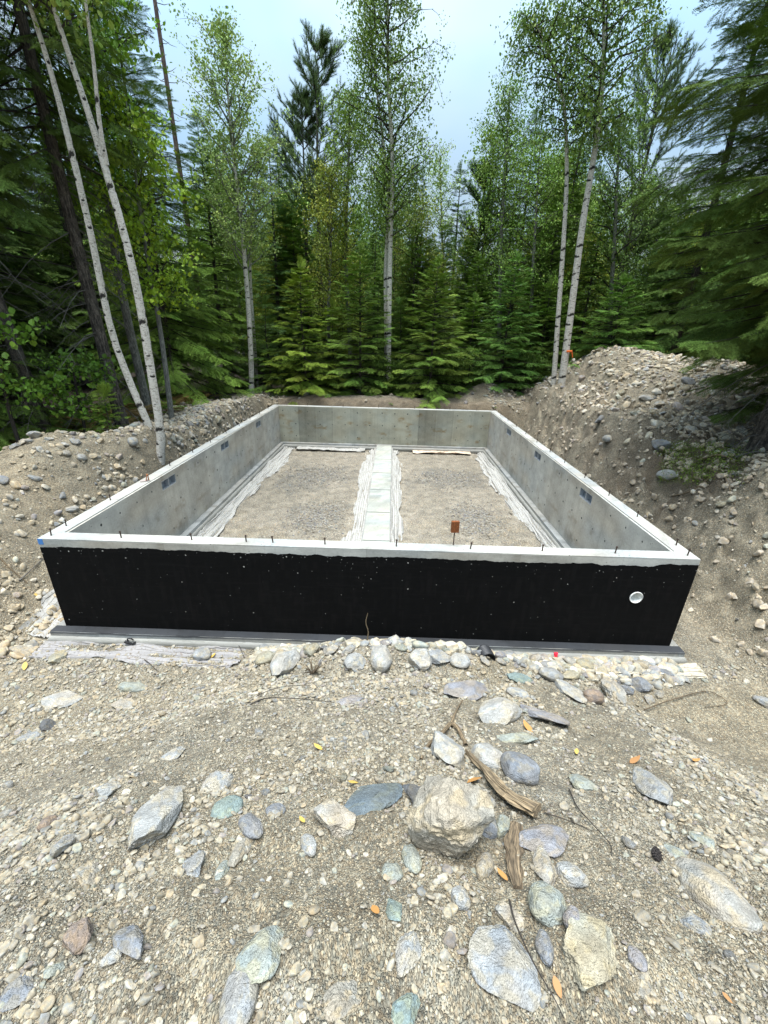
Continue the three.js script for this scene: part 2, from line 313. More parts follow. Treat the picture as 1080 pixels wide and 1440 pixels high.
// trowelled top course with a narrow rebate along the inner edge
const N = 0.026, ty0 = TOP - 0.014;
part('wall_top', merge([box(-HW, HW, ty0, TOP, -T + N, 0), box(-HW, HW, ty0, TOP, -LEN, -LEN + T - N),
  box(-HW, -HW + T - N, ty0, TOP, -LEN + T - N, -T + N), box(HW - T + N, HW, ty0, TOP, -LEN + T - N, -T + N)]), topMat, house);
// tie holes: flat dark discs painted for the shade inside the recesses
{
  const disc = (r, seed) => { const g = new THREE.CircleGeometry(r, 7); g.rotateZ(seed); return g; };
  const r = rng(41), mk = (wall, fn, vents) => {
    const gs = [];
    for (const y of [0.22, 0.64, 1.055]) for (let s = 0.33; s < (wall === wallB || wall === wallF ? 2 * HW : LEN) - 0.3; s += 0.42) {
      if (r() < 0.07) continue; const g = disc(0.013 + 0.009 * r(), r() * 3); if (fn(g, s + (r() - 0.5) * 0.02, y + (r() - 0.5) * 0.02, vents)) gs.push(uvBox(g));
    }
    const o = part('tie_hole', merge(gs), darkMat, wall); o.userData.kind = 'stuff';
  };
  const clear = (z, y, vents) => !vents.some(([a, b]) => z > a - 0.04 && z < b + 0.04 && y > VY0 - 0.04);
  mk(wallL, (g, s, y, v) => { g.rotateY(Math.PI / 2); g.translate(-HW + T + 0.0025, y, -s); return s < LEN - T && clear(-s, y, v); }, VENTS_L);
  mk(wallR, (g, s, y, v) => { g.rotateY(-Math.PI / 2); g.translate(HW - T - 0.0025, y, -s); return s < LEN - T && clear(-s, y, v); }, VENTS_R);
  mk(wallB, (g, s, y) => { const x = s - HW; g.translate(x, y, -LEN + T + 0.0025); return Math.abs(x) < HW - T - 0.05; });
}
// vents: galvanised frame with one mullion, louvred back
for (const [wall, vents, xi, sg] of [[wallL, VENTS_L, -HW + T, 1], [wallR, VENTS_R, HW - T, -1]]) for (const [a, b] of vents) {
  const xo = xi - sg * 0.03, xb = xi - sg * 0.085, bx = (x0, x1, ...r) => box(Math.min(x0, x1), Math.max(x0, x1), ...r), w = 0.014;
  const vent = part('vent', merge([bx(xi - sg * 0.002, xb, VY0 + 0.002, VY0 + w, a + 0.002, b - 0.002), bx(xi - sg * 0.002, xb, VY1 - w, VY1 - 0.002, a + 0.002, b - 0.002), bx(xi - sg * 0.003, xb, VY0 + w, VY1 - w, a + 0.002, a + w), bx(xi - sg * 0.003, xb, VY0 + w, VY1 - w, b - w, b - 0.002),
    bx(xi - sg * 0.004, xb, VY0 + w, VY1 - w, (a + b) / 2 - 0.009, (a + b) / 2 + 0.009)]), zincMat, house);
  const sl = [];
  for (const [p, q] of [[a + w + 0.003, (a + b) / 2 - 0.012], [(a + b) / 2 + 0.012, b - w - 0.003]]) {
    sl.push(bx(xb, xb - sg * 0.01, VY0 + w, VY1 - w, p, q));
    for (let k = 0; k < 5; k++) { const y = VY0 + 0.024 + k * 0.026; sl.push(bx(xb + sg * 0.002, xb + sg * 0.016, y, y + 0.008, p, q)); }
  }
  part('louvre', merge(sl), std({ color: lin(0.34, 0.38, 0.42), roughness: 0.5, metalness: 0.2 }), vent);
}
// damp proofing: ragged upper edge, three millimetres proud
function coat(w, seed, hole) {
  const s = new THREE.Shape(); s.moveTo(-w / 2, 0.004);
  s.lineTo(w / 2, 0.004);
  for (let i = 0; i <= 420; i++) { const x = w / 2 - (w * i) / 420; s.lineTo(x, 1.116 + 0.022 * fbm(x * 1.3, seed, 3, 30) + 0.016 * fbm(x * 9, seed, 3, 34) + 0.008 * fbm(x * 40, seed, 2, 38) + (seed === 1 ? 0.034 * sstep(3.2, 3.4, x) : 0)); }
  if (hole) { const h = new THREE.Path(); h.absarc(3.168, 0.692, 0.0785, 0, Math.PI * 2, true); s.holes.push(h); }
  const g = new THREE.ExtrudeGeometry(s, { depth: 0.004, bevelEnabled: false, curveSegments: 24 });
  const p = g.attributes.position, uv = g.attributes.uv; for (let i = 0; i < p.count; i++) uv.setXY(i, p.getX(i) / w + 0.5, p.getY(i) / 1.17);
  return g;
}
part('damp_proofing', coat(2 * HW - 0.004, 1, true).translate(0, 0, 0.0005), tarMat, house).userData.label = 'black tar coating on the front wall';
part('damp_proofing', coat(LEN, 2).rotateY(-Math.PI / 2).translate(-HW - 0.0005, 0, -LEN / 2), tarMat, house);
part('damp_proofing', coat(LEN, 3).rotateY(Math.PI / 2).translate(HW + 0.0005, 0, -LEN / 2), tarMat, house);
{ // white pipe sleeve through the front wall
  const pts = [[0.066, -T - 0.02], [0.066, 0.012], [0.0765, 0.012], [0.0765, -T - 0.02], [0.066, -T - 0.02]].map(([r, y]) => new THREE.Vector2(r, y));
  const g = new THREE.LatheGeometry(pts, 32); g.rotateX(Math.PI / 2); g.translate(3.168, 0.692, 0);
  part('pipe_sleeve', g, std({ color: lin(0.8, 0.8, 0.77), roughness: 0.4, side: THREE.DoubleSide }), house);
  const cap = new THREE.CylinderGeometry(0.0655, 0.0655, 0.006, 28); cap.rotateX(Math.PI / 2); cap.translate(3.168, 0.692, -0.1);
  part('pipe_cap', cap, std({ color: lin(0.74, 0.74, 0.7), roughness: 0.5 }), house);
}
{ // blue crayon mark on the left corner
  part('blue_mark', box(-HW - 0.003, -HW + 0.055, 1.145, TOP - 0.003, -0.02, 0.003), std({ color: lin(0.05, 0.17, 0.42), roughness: 0.8 }), house);
}
// footing swept round the walls, outside and inside: square lip above a fabric-formed bulge
function sweep(profile, out, seg, wob, seed) {
  // rectangle of the wall face, grown (out = 1) or shrunk (out = -1) by the profile's first number
  const X = out > 0 ? HW : HW - T, Z0 = out > 0 ? 0 : -T, Z1 = out > 0 ? -LEN : -LEN + T, P = [], U = [], I = [], n = profile.length;
  const rings = [];
  for (const [o, y, w] of profile) {
    const q = o * out, c = [[-X - q, Z0 + q], [X + q, Z0 + q], [X + q, Z1 - q], [-X - q, Z1 - q]], ring = [];
    for (let e = 0; e < 4; e++) for (let k = 0; k < seg; k++) {
      const a = c[e], b = c[(e + 1) % 4], t = k / seg, d = (w ?? 0) * wob * fbm(e * 37 + t * 14, y * 6 + o * 3, 3, seed), nx = [0, 1, 0, -1][e] * out, nz = [1, 0, -1, 0][e] * out;
      const soft = Math.min(1, k / 3, (seg - k) / 3);
      ring.push([mix(a[0], b[0], t) + nx * d * soft, y + d * 0.4 * soft, mix(a[1], b[1], t) + nz * d * soft, e * 10 + t * (e % 2 ? LEN : 2 * HW)]);
    }
    rings.push(ring);
  }
  let acc = 0;
  rings.forEach((r, i) => { if (i) acc += Math.hypot(profile[i][0] - profile[i - 1][0], profile[i][1] - profile[i - 1][1]); for (const v of [...r, r[0]]) { P.push(v[0], v[1], v[2]); U.push(v[3], acc); } });
  const m = rings[0].length + 1;
  for (let i = 0; i < n - 1; i++) for (let k = 0; k < m - 1; k++) { const a = i * m + k, b = a + m; if (out > 0) I.push(a, b, a + 1, a + 1, b, b + 1); else I.push(a, a + 1, b, a + 1, b + 1, b); }
  const g = new THREE.BufferGeometry(); g.setAttribute('position', new THREE.Float32BufferAttribute(P, 3)); g.setAttribute('uv', new THREE.Float32BufferAttribute(U, 2)); g.setIndex(I);
  return g;
}
const crease = (g, a) => toCreasedNormals(g, a);
for (const out of [1, -1]) {
  const e = out > 0 ? -0.0 : 0;
  part('footing', crease(sweep([[-0.1, 0], [FO, 0, 0.3], [FO + 0.003, -0.055, 0.3], [FO - 0.03, -0.058], [FO - 0.06, -0.3]], out, 60, 0.01, 5), 0.6), footMat, house);
  part('footing_fabric', crease(sweep([[FO - 0.02, -0.052], [FO + 0.012, -0.062, 0.6], [FO + 0.032, -0.09, 1], [FO + 0.036, -0.125, 1], [FO + 0.024, -0.165, 1], [FO, -0.2, 0.8], [FO - 0.05, -0.24]], out, 90, 0.016, 9), 0.9), bulgeMat, house);
}
{ // black coating carried down over the outer ledge, ragged edge
  const P = [], I = [], U = []; const W2 = HW + FO;
  for (let i = 0; i <= 240; i++) { const x = -W2 + (2 * W2 * i) / 240, d = FO - 0.004 + 0.006 * fbm(x * 5, 1, 3, 80); P.push(x, 0.004, 0.004, x, 0.004, d, x, -0.012 - 0.012 * Math.abs(fbm(x * 4, 3, 3, 81)), FO + 0.006); U.push(x, 0, x, 0.1, x, 0.13); }
  for (let i = 0; i < 240; i++) for (let k = 0; k < 2; k++) { const a = i * 3 + k; I.push(a, a + 1, a + 3, a + 3, a + 1, a + 4); }
  const g = new THREE.BufferGeometry(); g.setAttribute('position', new THREE.Float32BufferAttribute(P, 3)); g.setAttribute('uv', new THREE.Float32BufferAttribute(U, 2)); g.setIndex(I);
  part('ledge_coating', toCreasedNormals(g, 0.5), std({ color: lin(0.03, 0.032, 0.036), map: concreteTex(320, 0.3, 0), roughness: 0.85, side: THREE.DoubleSide }), house).userData.label = 'black coated ledge of the front footing';
}
{ // anchor bolts
  const rod = new THREE.CylinderGeometry(0.0075, 0.0075, 0.115, 8); rod.translate(0, 0.0375, 0);
  const nut = new THREE.CylinderGeometry(0.0125, 0.0125, 0.011, 6); nut.translate(0, 0.084, 0);
  const bolt = merge([rod, nut]), r = rng(17), put = (x, z) => { const o = part('anchor_bolt', bolt, rustMat, house); o.position.set(x, TOP - 0.008, z); o.rotation.set((r() - 0.5) * 0.2, r() * 3, (r() - 0.5) * 0.2); };
  for (const x of [-3.66, -2.84, -2.02, -1.39, -1.08, -0.48, 0.34, 1.19, 2.01, 2.84, 3.66]) put(x, -0.085);
  for (const z of [-0.34, -1.2, -2.9, -3.8, -4.7, -5.6, -6.5, -7.4, -8.3, -9.2]) put(-3.68, z + (r() - 0.5) * 0.05);
  for (const z of [-0.34, -1.2, -2.03, -2.93, -3.87, -4.7, -5.6, -6.5, -7.4, -8.3, -9.2]) put(3.69, z);
  for (const x of [-2.6, -1.4, -0.2, 1, 2.2, 3.1]) put(x, -LEN + 0.07);
}
// fabric sheets lying on the ground beside the footings
function sheet(x0, x1, z0, z1, nu, nv, along, yf, seed, edge) {   // along: folds run along 'x' or 'z'
  const P = [], U = [], I = [];
  for (let j = 0; j <= nv; j++) for (let i = 0; i <= nu; i++) {
    let a = i / nu, b = j / nv, x = mix(x0, x1, a), z = mix(z0, z1, b);
    const rag = fbm(along === 'z' ? z * 1.1 : x * 1.1, seed, 3, 11) * edge;
    if (along === 'z') x += rag * a; else z += rag * b;
    const f1 = along === 'z' ? fbm(x * 15 + 0.7 * fbm(z * 0.8, x, 2, seed), z * 0.8, 3, seed) : fbm(x * 0.9, z * 14 + 0.6 * fbm(x * 0.8, z, 2, seed), 3, seed), f2 = fbm(x * 9, z * 9, 3, seed + 3);
    P.push(x, yf(x, z, a, b) + 0.085 * (0.45 - Math.abs(f1) * 1.6) + 0.024 * f2, z); U.push(along === 'z' ? x : z, along === 'z' ? z : x);
  }
  for (let j = 0; j < nv; j++) for (let i = 0; i < nu; i++) { const a = j * (nu + 1) + i, b = a + nu + 1; I.push(a, b, a + 1, a + 1, b, b + 1); }
  const g = new THREE.BufferGeometry(); g.setAttribute('position', new THREE.Float32BufferAttribute(P, 3)); g.setAttribute('uv', new THREE.Float32BufferAttribute(U, 2)); g.setIndex(I); g.computeVertexNormals(); return g;
}
const onFloor = (x, z) => -0.15 + 0.03 * fbm(x * 0.9, z * 0.9, 2, 90);
solo('footing_membrane', sheet(-HW + T + FO + 0.01, -3.04, -LEN + T + FO + 0.02, -T - FO, 40, 320, 'z', (x, z, a) => onFloor(x, z) + 0.005 - 0.05 * a, 211, 0.3), fabricMat, 'white printed fabric strip lying along the foot of the left inner wall', 'fabric');
solo('footing_membrane', sheet(HW - T - FO - 0.01, 3.08, -LEN + T + FO + 0.02, -T - FO, 40, 320, 'z', (x, z, a) => onFloor(x, z) + 0.005 - 0.05 * a, 223, 0.3), fabricMat, 'white printed fabric strip lying along the foot of the right inner wall', 'fabric');
solo('footing_membrane', sheet(-2.95, -0.62, -LEN + T + FO + 0.02, -LEN + T + FO + 0.36, 120, 18, 'x', (x, z) => onFloor(x, z) + 0.005, 233, 0.08), fabricMat, 'white fabric strip along the back wall, left of the middle footing', 'fabric');
solo('footing_membrane', sheet(1.0, 2.95, -LEN + T + FO + 0.02, -LEN + T + FO + 0.3, 110, 16, 'x', (x, z) => onFloor(x, z) + 0.005, 239, 0.08), std({ map: fabricTex, color: lin(0.72, 0.58, 0.46), side: THREE.DoubleSide }), 'mud-stained tan fabric strip along the back wall, right of the middle footing', 'fabric');
solo('footing_membrane', sheet(-0.235, -0.55, -9.75, -T - FO, 26, 260, 'z', (x, z, a) => onFloor(x, z) + 0.07 * (1 - a) ** 2 - 0.02 * a, 251, 0.3), fabricMat, 'white printed fabric strip along the left side of the middle footing', 'fabric');
solo('footing_membrane', sheet(0.285, 0.53, -9.75, -T - FO, 26, 260, 'z', (x, z, a) => onFloor(x, z) + 0.07 * (1 - a) ** 2 - 0.02 * a, 263, 0.22), fabricMat, 'white printed fabric strip along the right side of the middle footing', 'fabric');
solo('footing_membrane', sheet(-HW - FO - 0.05, -1.45, FO + 0.03, 0.5, 150, 40, 'x', (x, z, a, b) => Math.max(FLOOR + 0.02, height(x, z)) - 0.004, 277, 0.25), std({ map: fabricTex, color: lin(0.33, 0.32, 0.325), roughness: 0.85, side: THREE.DoubleSide }), 'white lined fabric apron on the ground before the left front footing', 'fabric');
solo('footing_membrane', sheet(-HW - FO + 0.03, -HW - FO - 0.45, -2.6, 0.1, 24, 80, 'z', (x, z) => Math.max(FLOOR + 0.02, height(x, z)) + 0.012, 283, 0.15), fabricMat, 'crumpled white fabric outside the left wall by the front corner', 'fabric');
solo('footing_membrane', sheet(2.7, HW + FO + 0.12, FO - 0.02, 0.42, 60, 22, 'x', (x, z) => Math.max(FLOOR + 0.02, height(x, z)) + 0.012, 293, 0.12), std({ map: fabricTex, color: lin(0.5, 0.46, 0.38), side: THREE.DoubleSide }), 'dirt-coloured fabric flap on the ground at the right front corner', 'fabric');
{ // middle strip footing of poured panels
  const o = thing('strip_footing', 'long pale concrete strip footing down the middle of the floor', 'footing', V(0.025, 0, -5));
  const z0 = -T - FO - 0.002, z1 = -LEN + T + FO + 0.002, js = [z0, -1.28, -2.62, -3.95, -5.36, -6.72, -8.1, z1];
  const base = box(-0.247, 0.247, -0.3, -0.03, z1 + 5, z0 + 5); part('footing_base', base, std({ color: lin(0.2, 0.2, 0.185) }), o);
  for (let i = 0; i < js.length - 1; i++) part('slab', box(-0.243, 0.243, -0.029, 0.002, js[i + 1] + 0.016 + 5, js[i] - 0.016 + 5), slabMat, o);
  const lip = merge([box(-0.256, -0.2445, -0.09, 0.0, z1 + 5, z0 + 5), box(0.2445, 0.256, -0.09, 0.0, z1 + 5, z0 + 5)]); part('form_board', lip, footMat, o);
}

// ---------- stones ----------
// a stone: ball cut by planes, lumped by noise; kind r = water-worn, a = split with flat faces, k = craggy
function stoneGeometry(seed, kind, detail) {
  let g = mergeVertices(new THREE.IcosahedronGeometry(1, detail).deleteAttribute('normal').deleteAttribute('uv'), 1e-4);
  const r = rng(seed), p = g.attributes.position, planes = [], np = kind === 'r' ? 4 : kind === 'a' ? 11 : 8;
  for (let i = 0; i < np; i++) { const n = V(r() * 2 - 1, r() * 2 - 1, r() * 2 - 1).normalize(); planes.push([n, kind === 'r' ? 0.8 + 0.15 * r() : 0.52 + 0.34 * r()]); }
  const a = kind === 'r' ? 0.1 : kind === 'a' ? 0.1 : 0.2, v = V(), C = [], U = [], tone = [r() * 0.5 + 0.5, r(), r()];
  for (let i = 0; i < p.count; i++) {
    v.fromBufferAttribute(p, i); const d = v.clone();
    let rad = 1 + a * 1.6 * vn3(d.x * 1.3 + seed, d.y * 1.3, d.z * 1.3);
    v.multiplyScalar(rad);
    for (const [n, c] of planes) { const e = v.dot(n) - c; if (e > 0) v.addScaledVector(n, -e * (kind === 'r' ? 0.75 : 0.93)); }
    const fine = (kind === 'r' ? 0.012 : 0.03) * vn3(d.x * 5 + seed, d.y * 5, d.z * 5) + (kind === 'k' ? 0.05 : kind === 'a' ? 0.018 : 0.006) * vn3(d.x * 11, d.y * 11 + seed, d.z * 11) + (kind === 'k' && detail > 8 ? 0.03 * vn3(d.x * 26, d.y * 26 + seed, d.z * 26) : 0);
    v.addScaledVector(d, fine); p.setXYZ(i, v.x, v.y, v.z);
    const q = 0.94 + 0.16 * vn3(d.x * 2 + seed, d.y * 2, d.z * 2) + 0.12 * vn3(d.x * 6, d.y * 6, d.z * 6 + seed), w = 0.08 * vn3(d.x * 1.5, d.y * 1.5 + seed, d.z * 1.5);
    const dust = 0.7 * sstep(0.05, 0.4, vn3(d.x * 2.6 + 5, d.y * 2.6, d.z * 2.6 + seed) + 0.5 * vn3(d.x * 9, d.y * 9, d.z * 9)); C.push(mix(q + w, 1.18, dust), mix(q, 1.05, dust), mix(q - w * 1.2, 0.82, dust)); U.push(d.x * 0.9 + d.y * 0.4, d.z * 0.9 + d.y * 0.5);
  }
  g.setAttribute('color', new THREE.Float32BufferAttribute(C, 3)); g.setAttribute('uv', new THREE.Float32BufferAttribute(U, 2));
  g.computeVertexNormals(); g.computeBoundingBox();
  const s = g.boundingBox.getSize(V()), c = g.boundingBox.getCenter(V()); g.translate(-c.x, -c.y, -c.z); g.scale(1 / s.x, 1 / s.y, 1 / s.z);   // a unit stone
  if (kind !== 'r') { g = toCreasedNormals(g, detail > 8 ? 0.5 : 0.75); } else { g.computeVertexNormals(); g = g.toNonIndexed(); }
  const P = g.attributes.position, uv = g.attributes.uv, A = V(), B = V(), D = V();
  for (let i = 0; i < P.count; i += 3) {   // each face takes the texture from the side it looks to
    A.fromBufferAttribute(P, i); B.fromBufferAttribute(P, i + 1).sub(A); D.fromBufferAttribute(P, i + 2).sub(A); B.cross(D);
    const x = Math.abs(B.x), y = Math.abs(B.y), z = Math.abs(B.z);
    for (let k = i; k < i + 3; k++) { A.fromBufferAttribute(P, k); if (y >= x && y >= z) uv.setXY(k, A.x, A.z); else if (x >= z) uv.setXY(k, A.z, A.y); else uv.setXY(k, A.x, A.y); }
  }
  return g;
}
const stoneShapes = { r: [], a: [], k: [] };
for (const k of 'rak') for (let i = 0; i < (k === 'a' ? 7 : 6); i++) stoneShapes[k].push(stoneGeometry(300 + i * 17 + k.charCodeAt(0), k, 11));
const midShapes = { r: [], a: [], k: [] };
for (const k of 'rak') for (let i = 0; i < 5; i++) midShapes[k].push(stoneGeometry(700 + i * 13 + k.charCodeAt(0), k, 5));
const tones = { tan: [0.41, 0.37, 0.3], pale: [0.45, 0.44, 0.41], grey: [0.36, 0.36, 0.35], blue: [0.27, 0.275, 0.285], green: [0.36, 0.38, 0.335], teal: [0.27, 0.335, 0.31], purple: [0.33, 0.315, 0.32], dark: [0.16, 0.16, 0.16], slate: [0.15, 0.185, 0.205], olive: [0.4, 0.37, 0.28], cream: [0.44, 0.405, 0.345], brown: [0.3, 0.24, 0.2] };
const toneMats = {};
for (const [k, c] of Object.entries(tones)) { toneMats[k] = stoneMat.clone(); toneMats[k].color = lin(...c); if (k === 'blue' || k === 'slate' || k === 'purple') toneMats[k].roughness = 0.75; }
function layStone(o, p, yaw, sx, sy, sz, bury, jig, r) {
  const n = upAt(p.x, p.z, 0.15), q = new THREE.Quaternion().setFromUnitVectors(V(0, 1, 0), n);
  q.multiply(new THREE.Quaternion().setFromAxisAngle(V(0, 1, 0), yaw)); q.multiply(new THREE.Quaternion().setFromEuler(new THREE.Euler((r() - 0.5) * jig, 0, (r() - 0.5) * jig)));
  o.quaternion.copy(q); o.scale.set(sx, sy, sz); o.position.copy(p).addScaledVector(n, sy * (0.5 - bury));
}
